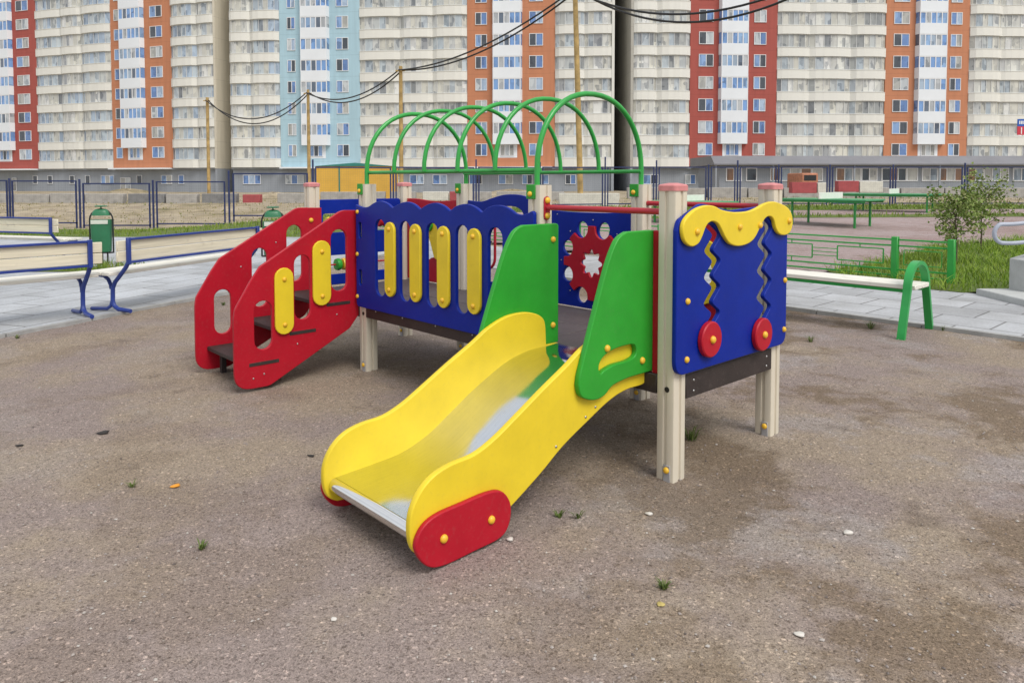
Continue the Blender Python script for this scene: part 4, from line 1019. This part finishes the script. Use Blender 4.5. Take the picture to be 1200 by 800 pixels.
def YY(px): return 32.3+(px-367)/(709-367)*4.4 if px < 709 else 36.7+(px-709)*.0012
for a, b in zip(pxs, pxs[1:]):
    fr_.append((a+2.5, YY(a), b-2.5, YY(b), z_(195.5, YY(a))))
for i, a in enumerate(pxs): ps_.append((a, YY(a), z_([187, 187, 187, 190, 184, 188, 193, 188, 193, 193, 193, 191, 191][i], YY(a))))
fence('long level navy mesh fence with tall posts behind the playset and tables', fr_, ps_)

# ================================================================== CONCRETE BLOCKS, POLES, CABLES, SHED
def block(px0, px1, Y, ytop, hgt, mat, label, group=None, name='concrete_block'):
    x0, x1 = AX(px0, Y), AX(px1, Y); zt = AZ(ytop, Y)
    o = MB().bbox(x0-(x0+x1)/2, (x1-x0)/2, -.3, .3, -hgt, 0, .025).obj(name, M[mat], None, ((x0+x1)/2, Y, zt)); o.rotation_euler.z = random.uniform(-.02, .02)
    return tag(o, label, 'concrete block', group)
GB = 'grey concrete foundation block lying in the long row behind the navy fence'; GG = 'grey foundation blocks in a row'
x = -30
cuts = []
while x < 640:
    w = random.choice([36, 40, 42, 44, 30]); cuts.append((x, x+w)); x += w+random.choice([1, 1.5, 2, 6])
for a, b in cuts:
    if 284 < (a+b)/2 < 306 or 494 < (a+b)/2 < 540: continue
    m = 'concrete_dark' if (40 < a < 60 or 120 < a < 170 or 210 < a < 260) else 'concrete'
    lab = GB if m == 'concrete' else 'darker grey foundation block lying in the row behind the left fence'
    block(a, min(b, 284) if a < 284 < b else b, 52, 227+random.uniform(-.6, .6)-(2 if a > 360 else 0), .7, m, lab, GG if m == 'concrete' else 'dark foundation blocks in a row')
block(286, 306, 51.9, 228, .66, 'concrete_red', 'faded red foundation block in the row left of the stairs')
block(496, 526, 51.5, 224.5, .62, 'concrete_white', 'white painted foundation block seen behind the rear cream post')
block(527.5, 539, 51.5, 224.5, .62, 'concrete_red', 'short red painted foundation block seen left of the green bracket')
x = 735
while x < 1215:
    w = random.choice([40, 46, 50]); block(x, x+w, 56, 211+random.uniform(-.5, .5)+9, .85, 'concrete', GB, GG); x += w+1.5
block(926, 955, 50, 213.5, .75, 'concrete_red', 'red painted barrier block behind the nearer tennis table')
block(956, 967, 50, 214, .7, 'concrete_white', 'short pale barrier block next to the left red one')
block(980, 1004, 50, 212, .75, 'concrete_red', 'red painted barrier block behind the far tennis table')
block(1005, 1032, 50, 212.5, .75, 'concrete_white', 'long cream barrier block right of the red one')

poles = [(245, 75, 115, 0), (362.5, 66, 106, 0), (470.5, 54, 79, 0), (676, 40, -14, -.35)]
tops = []
plabs = ['leftmost rusty yellow utility pole in front of the tan end wall', 'thin rusty utility pole in front of the pale blue facade', 'straight yellow utility pole behind the left green arches', 'tall peeling yellow utility pole on a whitewashed block behind the tunnel']
for (px, Y, yt, ln), lab in zip(poles, plabs):
    xb = AX(px, Y)+(.2 if ln else 0); zt = AZ(yt, Y); xt = xb+ln; zb = .8 if ln else float(G(np.array(xb), np.array(Y)))-.1
    t = thing('utility_pole', lab, 'utility pole', (xb, Y, zb))
    MB().tube([(0, 0, -.2), ((xt-xb)*.5, 0, (zt-zb)*.5), (xt-xb, 0, zt-zb)], [.16, .15, .13] if Y < 70 else [.17, .16, .15], 12).obj('shaft', M['pole'], t)
    MB().box(-.35, .35, -.03, .03, -.05, .05).obj('cross_arm', M['pole'], t, (xt-xb, -.15, zt-zb-.35))
    tops.append(Vector((xt, Y, zt-.3)))
block(655, 725, 40, 226.5, .7, 'concrete_white', 'large whitewashed concrete block carrying the tall yellow pole')
tops.append(Vector((AX(1000, 30), 30, AZ(-45, 30))))
cl = ['left', 'second', 'third', 'fourth']
span_lab = ['hanging between the leftmost pole and the pole at the blue facade', 'hanging between the pole at the blue facade and the straight yellow pole', 'rising from the straight yellow pole to the tall peeling pole', 'leaving the tall peeling pole towards the top right']
sags = [2.1, 1.25, .9, 1.75]
for i in range(4):
    for j, (dx, ex) in enumerate(((-.12, 1.0), (.14, 1.22))):
        a, b = tops[i]+Vector((dx, -.15, 0)), tops[i+1]+Vector((dx, -.15, 0)); pts = []
        for k in range(25):
            t = k/24; p = a.lerp(b, t); p.z -= 4*sags[i]*ex*t*(1-t); pts.append(p-a)
        tag(MB().tube(pts, .055, 6).obj('power_cable', M['cable'], None, a), ('upper' if j == 0 else 'lower')+' black cable '+span_lab[i], 'cable')

sd = thing('site_shed', 'ochre yellow site shed with teal roof trim behind the tunnel', 'shed', (AX(370, 58), 58, -.05))
w = AX(460, 58)-AX(370, 58); h = AZ(195, 58)+.05
MB().box(0, w, 0, 3, 0, h).obj('wall', M['shed'], sd, smooth=False)
MB().prism([(-.1, h+.01), (w+.1, h+.01), (w*.52, h+.28)], 'y', -.12, 3.1).obj('roof', M['teal'], sd, smooth=False)
MB().box(w*.31-.05, w*.31+.05, -.04, -.003, 0, h-.02).obj('corner_post', M['teal'], sd, smooth=False)

# ================================================================== APARTMENT BUILDINGS
class Bld:
    def __init__(s, name, label, pa, pb, px_left, zoff=0):
        """facade line through world points pa, pb; local x runs along it, local y goes away from the camera"""
        pa, pb = Vector(pa), Vector(pb); s.d = (pb-pa).normalized(); s.p = pa
        s.o = s.hit(px_left); s.t = thing(name, label, 'apartment building', (s.o.x, s.o.y, 0), math.atan2(s.d.y, s.d.x))
    def hit(s, px):
        k = (px-600)/F      # X = kY
        t = (k*s.p.y-s.p.x)/(s.d.x-k*s.d.y); return s.p+s.d*t
    def s_(s, px): return (s.hit(px)-s.o).dot(s.d)
NF = 10; FH = 2.9
win_cache = {}
def window_me(w, h, n):
    k = (round(w, 2), round(h, 2), n)
    if k not in win_cache:
        fr = MB(); e = .07
        fr.box(-w/2, w/2, -.06, .02, -h/2, -h/2+e); fr.box(-w/2, w/2, -.06, .02, h/2-e, h/2)
        fr.box(-w/2, -w/2+e, -.06, .02, -h/2+e, h/2-e); fr.box(w/2-e, w/2, -.06, .02, -h/2+e, h/2-e)
        for i in range(1, n): x = -w/2+w*i/n; fr.box(x-.045, x+.045, -.05, .02, -h/2+e, h/2-e)
        pn = MB()
        for i in range(n):
            a, b = -w/2+w*i/n+.03, -w/2+w*(i+1)/n-.03; t = random.uniform(-.01, .01)
            pn.add([(a, -.012-t, -h/2+.05), (b, -.012+t, -h/2+.05), (b, -.012+t, h/2-.05), (a, -.012-t, h/2-.05)], [(0, 1, 2, 3)])
        win_cache[k] = (fr.mesh('window', M['frame'], False), pn.mesh('pane', M['g_win'], False))
    return win_cache[k]
def add_window(B, sx, z, w, h, n=2):
    f, p = window_me(w, h, n)
    o = link('window', f, B.t, (sx, -.03, z)); link('pane', p, o, (0, 0, 0)); return o
def brick(B, a, b, mat, cols, bay=None):
    s0, s1 = B.s_(a), B.s_(b)
    MB().box(s0, s1, 0, 12, 3.46, 42).obj('wall', M[mat], B.t, smooth=False)
    MB().box(s0+.3, s1-.3, -1.3, -.002, 3.25, 3.45).obj('canopy', M['white'], B.t, smooth=False)
    for c0, c1, n in cols:
        w = B.s_(c1)-B.s_(c0); sx = (B.s_(c0)+B.s_(c1))/2
        for k in range(NF): add_window(B, sx, 5.72+FH*k, w, 1.62, n)
    if bay:
        c0, c1 = B.s_(bay[0]), B.s_(bay[1]); w = c1-c0; k0 = .22*w
        sur = MB(); cx = (c0+c1)/2
        sur.box(cx-w*.33, cx+w*.33, -.022, -.002, 4.65, 6.42); sur.obj('window_surround', M['white'], B.t, smooth=False)
        o = add_window(B, cx, 5.65, w*.46, 1.5, 3); o.location.y = -.06
        plan = [(c0, -.001), (c0+.18, -.75), (c1-.18, -.75), (c1, -.001)]
        pme = MB().prism(plan, 'z', 0, 1.42).mesh('bay_parapet', M['white'], False)
        pin = [(c0+.05, -.001), (c0+.22, -.69), (c1-.22, -.69), (c1-.05, -.001)]
        fm = MB(); gm = MB(); m = 5
        fr_z = 1.48
        # front panes and mullions plus two cheeks
        xs_ = np.linspace(c0+.22, c1-.22, m+1)
        for i in range(m):
            t = random.uniform(-.012, .012); gm.add([(xs_[i], -.69-t, 1.42), (xs_[i+1], -.69+t, 1.42), (xs_[i+1], -.69+t, FH), (xs_[i], -.69-t, FH)], [(0, 1, 2, 3)])
        for (xa, ya), (xb, yb) in ((pin[0], pin[1]), (pin[3], pin[2])): gm.add([(xa, ya, 1.42), (xb, yb, 1.42), (xb, yb, FH), (xa, ya, FH)], [(0, 1, 2, 3)])
        for x in xs_: fm.box(x-.06, x+.06, -.74, -.66, 1.421, FH-.001)
        fm.box(c0+.2, c1-.2, -.73, -.67, FH-.12, FH-.002)
        gme = gm.mesh('bay_window', M['g_bay'], False); fme = fm.mesh('window_frame', M['frame'], False)
        for k in range(NF):
            z = 6.42+FH*k
            p = link('bay_parapet', pme, B.t, (0, 0, z)); g = link('bay_window', gme, B.t, (0, 0, z)); link('window_frame', fme, g)
def loggia(B, a, b, joints, depth=.7, gmat='g_loggia', seedy=0):
    """a stack of glazed balconies; each floor is a bulging parapet with a band of sliding panes above"""
    s0, s1 = B.s_(a), B.s_(b); js = [s0]+[B.s_(j) for j in joints]+[s1]
    MB().box(s0, s1, .9, 12, 3.3, 42).obj('wall', M['f_inner'], B.t, smooth=False)
    plan = []
    for i, (x0, x1) in enumerate(zip(js, js[1:])):
        w = x1-x0; dd = .62*depth*(.75+.5*((i*7+seedy) % 3)/2)
        plan += [(x0+.02, -.12), (x0+.14*w, -.78*dd), (x0+.34*w, -dd), (x0+.66*w, -dd), (x0+.86*w, -.78*dd), (x1-.02, -.12)]
    full = [(s0+.02, .88)]+plan+[(s1-.02, .88)]
    pm = MB().prism(full, 'z', 0, 1.12).prism([(x, y-.04 if y < .5 else y) for x, y in full], 'z', 1.121, 1.17).mesh('balcony', M['f_cream'], False)
    for k in range(NF):
        z = 3.42+FH*k
        gl = MB(); fm = MB()
        for si, ((xa, ya), (xb, yb)) in enumerate(zip(plan, plan[1:])):
            A_, B_ = Vector((xa, ya+.24)), Vector((xb, yb+.24)); n = max(1, round((B_-A_).length/.85))
            for i in range(n):
                p, q = A_.lerp(B_, i/n), A_.lerp(B_, (i+1)/n); t = random.uniform(-.02, .02)
                gl.add([(p.x, p.y+t, 1.17), (q.x, q.y-t, 1.17), (q.x, q.y-t, FH), (p.x, p.y+t, FH)], [(0, 1, 2, 3)], 1 if (si//6+k*(k % 3 == 0)+seedy) % 2 else 0)
                fm.box(p.x-.03, p.x+.03, p.y-.05, p.y+.02, 1.17, FH-.002)
            ddv = (B_-A_).normalized(); nn = Vector((-ddv.y, ddv.x))*.03
            fm.prism([(v.x, v.y-.03) for v in (A_-nn, B_-nn, B_+nn, A_+nn)], 'z', 1.172, 1.24)
            qd = [A_-nn, B_-nn, B_+nn, A_+nn]
            fm.prism([(v.x, v.y-.02) for v in qd], 'z', FH-.10, FH-.003)
        o = link('balcony', pm, B.t, (0, 0, z))
        g = gl.obj('glazing', [M[gmat], M['g_clear']], o, smooth=False); fm.obj('mullions', M['alu'], o, smooth=False)
M['alu'] = paint('pale_aluminium', (.58, .59, .58), .5, .05, bumps=0)
def finish_bld(B, a, b, endwall=None, openings=()):
    s0, s1 = B.s_(a), B.s_(b)
    MB().box(s0+.05, s1-.05, .35, 11.5, -1, 3.42).obj('plinth', M['f_plinth'], B.t, smooth=False)
    rnd = random.Random(int(a)); x = s0+1.5
    while x < s1-3:
        w = rnd.choice([1.4, 2.0, 1.0, 2.6]); dr = rnd.random() < .25
        f, p = window_me(w, 2.1 if dr else 1.3, max(1, round(w/.9)))
        o = link('door' if dr else 'window', f, B.t, (x+w/2, .30, 1.0 if dr else 1.75)); link('pane', p, o)
        x += w+rnd.choice([1.2, 2.2, 3.6])
    pil = MB(); x = s0+.2
    pil.box(s0, s1, .02, .34, 3.15, 3.40)
    pil.obj('ledge', M['f_plinth'], B.t, smooth=False)
    if endwall:
        side, mat = endwall; xx = (s1, s1+.35) if side == 'r' else (s0-.35, s0)
        MB().box(xx[0]+.002, xx[1], -.15, 15, 3.3, 42).obj('end_wall', M[mat], B.t, smooth=False)
        MB().box(xx[0]+.002, xx[1]-.01, -.1, 14.5, -1, 3.29).obj('plinth', M['f_plinth'], B.t, smooth=False)
A_ = Bld('apartment_building', 'apartment block at the left with brick red and orange strips and tan end wall', (-76.2, 115.7), (-51.9, 107.2), -75)
loggia(A_, -75, -26, [-50], .7, 'g_loggia_blue', 1)
brick(A_, -26, 47, 'f_red', [(25, 39, 2), (-19, -7, 2)], (-4, 20))
loggia(A_, 47, 134, [76, 100], .75, 'g_loggia_blue', 0)
brick(A_, 134, 204, 'f_orange', [(138.5, 145.5, 1), (180, 194, 2)], (147, 173))
loggia(A_, 204, 253.5, [234], .8, 'g_loggia_blue', 2)
finish_bld(A_, -75, 253.5, ('r', 'f_tan'))
B_ = Bld('apartment_building', 'middle apartment block with pale blue and orange strips', (-27.1, 101.1), (-1.15, 98.3), 272)
loggia(B_, 272, 330, [296], .8, 'g_loggia_blue', 1)
brick(B_, 330, 423, 'f_blue', [(339, 348.5, 2), (396, 410, 2)], (355, 388))
loggia(B_, 423, 548, [470, 508], .8, 'g_loggia', 0)
brick(B_, 548, 650, 'f_orange', [(557.5, 571, 2), (620, 636, 2)], (577, 612))
loggia(B_, 650, 716, [684], .8, 'g_loggia', 2)
finish_bld(B_, 272, 716, ('r', 'f_cream'))
C_ = Bld('apartment_building', 'apartment block at the right with brick red and orange strips behind the long grey roof', (25.9, 96.8), (55.0, 98.3), 741)
loggia(C_, 741, 807, [768], .8, 'g_loggia', 1)
brick(C_, 807, 908, 'f_red', [(817, 834, 2), (881, 895, 2)], (840, 874))
loggia(C_, 908, 1034, [945, 993], .8, 'g_loggia', 0)
brick(C_, 1034, 1131, 'f_orange', [(1043, 1061, 2), (1109, 1122, 2)], (1068, 1103))
loggia(C_, 1131, 1230, [1168, 1200], .8, 'g_loggia', 2)
brick(C_, 1230, 1290, 'f_red', [(1238, 1252, 2)], None)
finish_bld(C_, 741, 1290, ('l', 'f_grey'))

# long low building with grey roof
Yb = 72; xl = AX(836, Yb); xr = AX(1300, Yb)
lb = thing('low_building', 'long low building with sloping grey metal roof and a row of windows', 'building', (xl, Yb, 0))
W_ = xr-xl; ze = AZ(193.5, Yb); zr = AZ(180.5, Yb+5)
MB().box(.8, W_, .9, 9, -.5, ze).obj('wall', M['f_plinth'], lb, smooth=False)
MB().prism([(-.2, ze), (-.2, ze+.12), (1.1, zr-.35), (9.6, zr-.35), (9.6, ze)], 'x', 0, W_).obj('roof', M['roof'], lb, smooth=False)
x = 1.5; rnd = random.Random(4)
while x < W_-3:
    w = rnd.choice([1.0, 1.5, 2.4, 2.9]); n = max(1, round(w/.9)); f = MB(); e = .10; hh = 1.35
    for i in range(n+1): f.box(x+w*i/n-.05, x+w*i/n+.05, .82, .90, 1.5, 1.5+hh)
    f.box(x, x+w, .83, .899, 1.5, 1.5+e); f.box(x, x+w, .83, .899, 1.5+hh-e, 1.5+hh)
    o = f.obj('window', M['frame'], lb, smooth=False); p = MB()
    for i in range(n): p.add([(x+w*i/n, .87, 1.5), (x+w*(i+1)/n, .87, 1.5), (x+w*(i+1)/n, .87, 1.5+hh), (x+w*i/n, .87, 1.5+hh)], [(0, 1, 2, 3)])
    p.obj('pane', M['g_low'], o, smooth=False); x += w+rnd.choice([.12, .12, .5, 1.4])
for px, lab in ((838, 0), (905, 0), (1000, 0), (1100, 0)):
    MB().box(AX(px, Yb)-xl, AX(px, Yb)-xl+.14, -.02, .12, -.5, ze-.01).obj('column', M['f_plinth'], lb, smooth=False)
# unclear orange shape in front of the low building, built as a van
vn = thing('parked_van', 'orange van parked in front of the low grey building', 'van', (AX(949, 66), 66, .1))
MB().bbox(-.75, .75, 0, 3.6, .35, 2.15, .14, seg=3).obj('body', M['orange'], vn)
MB().bbox(-.55, .55, -.012, .02, 1.45, 1.95, .005).obj('rear_window', M['black'], vn)
for x in (-.62, .62):
    for y in (.6, 2.9): MB().lathe([(.30, -.1), (.33, -.07), (.33, .07), (.30, .1)], 18, 'x', (x, y, .33)).obj('wheel', M['black'], vn)
for x in (-.62, .62): MB().bbox(x-.08, x+.08, -.015, .01, .8, 1.1, .004).obj('tail_light', M['red'], vn)

# address sign at the right edge
sg = thing('address_sign', 'blue and red address sign with white number 12 at the top right edge', 'sign', (AX(1190, 60), 60, AZ(158.5, 60)))
sw = 1.75; sh = AZ(140, 60)-AZ(158.5, 60)
MB().box(0, sw, 0, .06, sh*.54, sh).obj('blue_plate', M['sign_blue'], sg, smooth=False)
MB().box(0, sw, 0, .06, 0, sh*.535).obj('red_plate', M['sign_red'], sg, smooth=False)
tcu = bpy.data.curves.new('t', 'FONT'); tcu.body = '12'; tcu.size = .78; tcu.extrude = .01
to = bpy.data.objects.new('t', tcu); COL.objects.link(to); dg = bpy.context.evaluated_depsgraph_get(); dg.update()
tme = bpy.data.meshes.new_from_object(to.evaluated_get(dg)); bpy.data.objects.remove(to)
tme.materials.clear(); tme.materials.append(M['sign_white']); no = link('number', tme, sg, (.12, -.012, .07)); no.rotation_euler = (PI/2, 0, 0)
mk = MB(); x = .12
for w in (.09, .12, .07, .1, .12, .08, .1): mk.box(x, x+w, -.012, -.002, sh*.68, sh*.68+.26); x += w+.06
mk.obj('lettering', M['sign_white'], sg, smooth=False)
MB().tube([(sw*.8, .1, -8.2), (sw*.8, .1, sh)], .06, 8).obj('mast', M['galv'], sg)

# low soil heaps along the foot of the buildings
for i, (px, Y, w, h, lab) in enumerate([(150, 84, 9, .7, 'low soil heap in front of the left apartment block'), (320, 70, 6, .55, 'low stony heap left of the ochre shed'), (600, 75, 8, .6, 'low soil heap behind the green tube tunnel'), (780, 80, 7, .7, 'low soil heap by the plinth right of the dark gap')]):
    n = 24; mb = MB(); vs = []; fs = []
    for j in range(7):
        r = 1-j/6
        for k in range(n):
            a = 2*PI*k/n; q = 1+.18*math.sin(3*a+i)+.1*math.sin(7*a+2*i)
            vs.append((w/2*r*q*math.cos(a), w*.3*r*q*math.sin(a), h*(1-r**1.6)*(1+.15*math.sin(5*a+j))))
    for j in range(6):
        for k in range(n): fs.append((j*n+k, j*n+(k+1) % n, (j+1)*n+(k+1) % n, (j+1)*n+k))
    mb.add(vs, fs); x = AX(px, Y); tag(mb.obj('soil_heap', M['soil'], None, (x, Y, float(G(np.array(x), np.array(Y)))-.12)), lab, 'soil heap')

# ================================================================== LIGHT, WORLD, CAMERA
CLOUD = (7.6, 7.8, 8.2)     # thin white overcast, in the sky texture's own units
SUN_EL, SUN_AZ = math.radians(52), math.radians(35)     # azimuth measured from -Y (behind the camera) towards +X
dirv = Vector((math.sin(SUN_AZ)*math.cos(SUN_EL), -math.cos(SUN_AZ)*math.cos(SUN_EL), math.sin(SUN_EL)))
sun = bpy.data.lights.new('sun', 'SUN'); sun.energy = 1.5; sun.angle = math.radians(28); sun.color = (1, .96, .9)
so_ = link('sun', sun); so_.rotation_euler = dirv.to_track_quat('Z', 'Y').to_euler()
w = bpy.data.worlds.new('World'); S.world = w; w.use_nodes = True; nt = w.node_tree; nt.nodes.clear()
sky = nt.nodes.new('ShaderNodeTexSky'); sky.sky_type = 'NISHITA'; sky.sun_disc = False
sky.sun_elevation = SUN_EL; sky.sun_rotation = math.atan2(dirv.x, dirv.y)
sky.air_density = 1.0; sky.dust_density = 4.0; sky.ozone_density = 1.0
hs = nt.nodes.new('ShaderNodeHueSaturation'); hs.inputs['Saturation'].default_value = .45
bg = nt.nodes.new('ShaderNodeBackground'); bg.inputs['Strength'].default_value = .09
ow = nt.nodes.new('ShaderNodeOutputWorld')
tcw = nt.nodes.new('ShaderNodeTexCoord')
cn = noise(nt, tcw.outputs['Generated'], 2.2, 6, .6)
cr_ = ramp(nt, [(.36, (.45,)*3), (.62, (.95,)*3)]); nt.links.new(cn.outputs[0], cr_.inputs[0])
nt.links.new(sky.outputs[0], hs.inputs['Color'])
nt.links.new(mix(nt, cr_.outputs[0], hs.outputs[0], CLOUD), bg.inputs[0]); nt.links.new(bg.outputs[0], ow.inputs[0])

cam = bpy.data.cameras.new('camera'); cam.sensor_width = 36; cam.lens = F/1200*36; cam.clip_end = 2000; cam.clip_start = .05
cam.shift_y = -(400-CY)/1200
co = link('camera', cam, None, (0, 0, CH)); co.rotation_euler = (PI/2-PITCH, 0, 0); S.camera = co
vs_ = S.view_settings; S.display_settings.display_device = 'sRGB'; vs_.view_transform = 'Standard'; vs_.look = 'None'; vs_.exposure = .5; vs_.gamma = 1
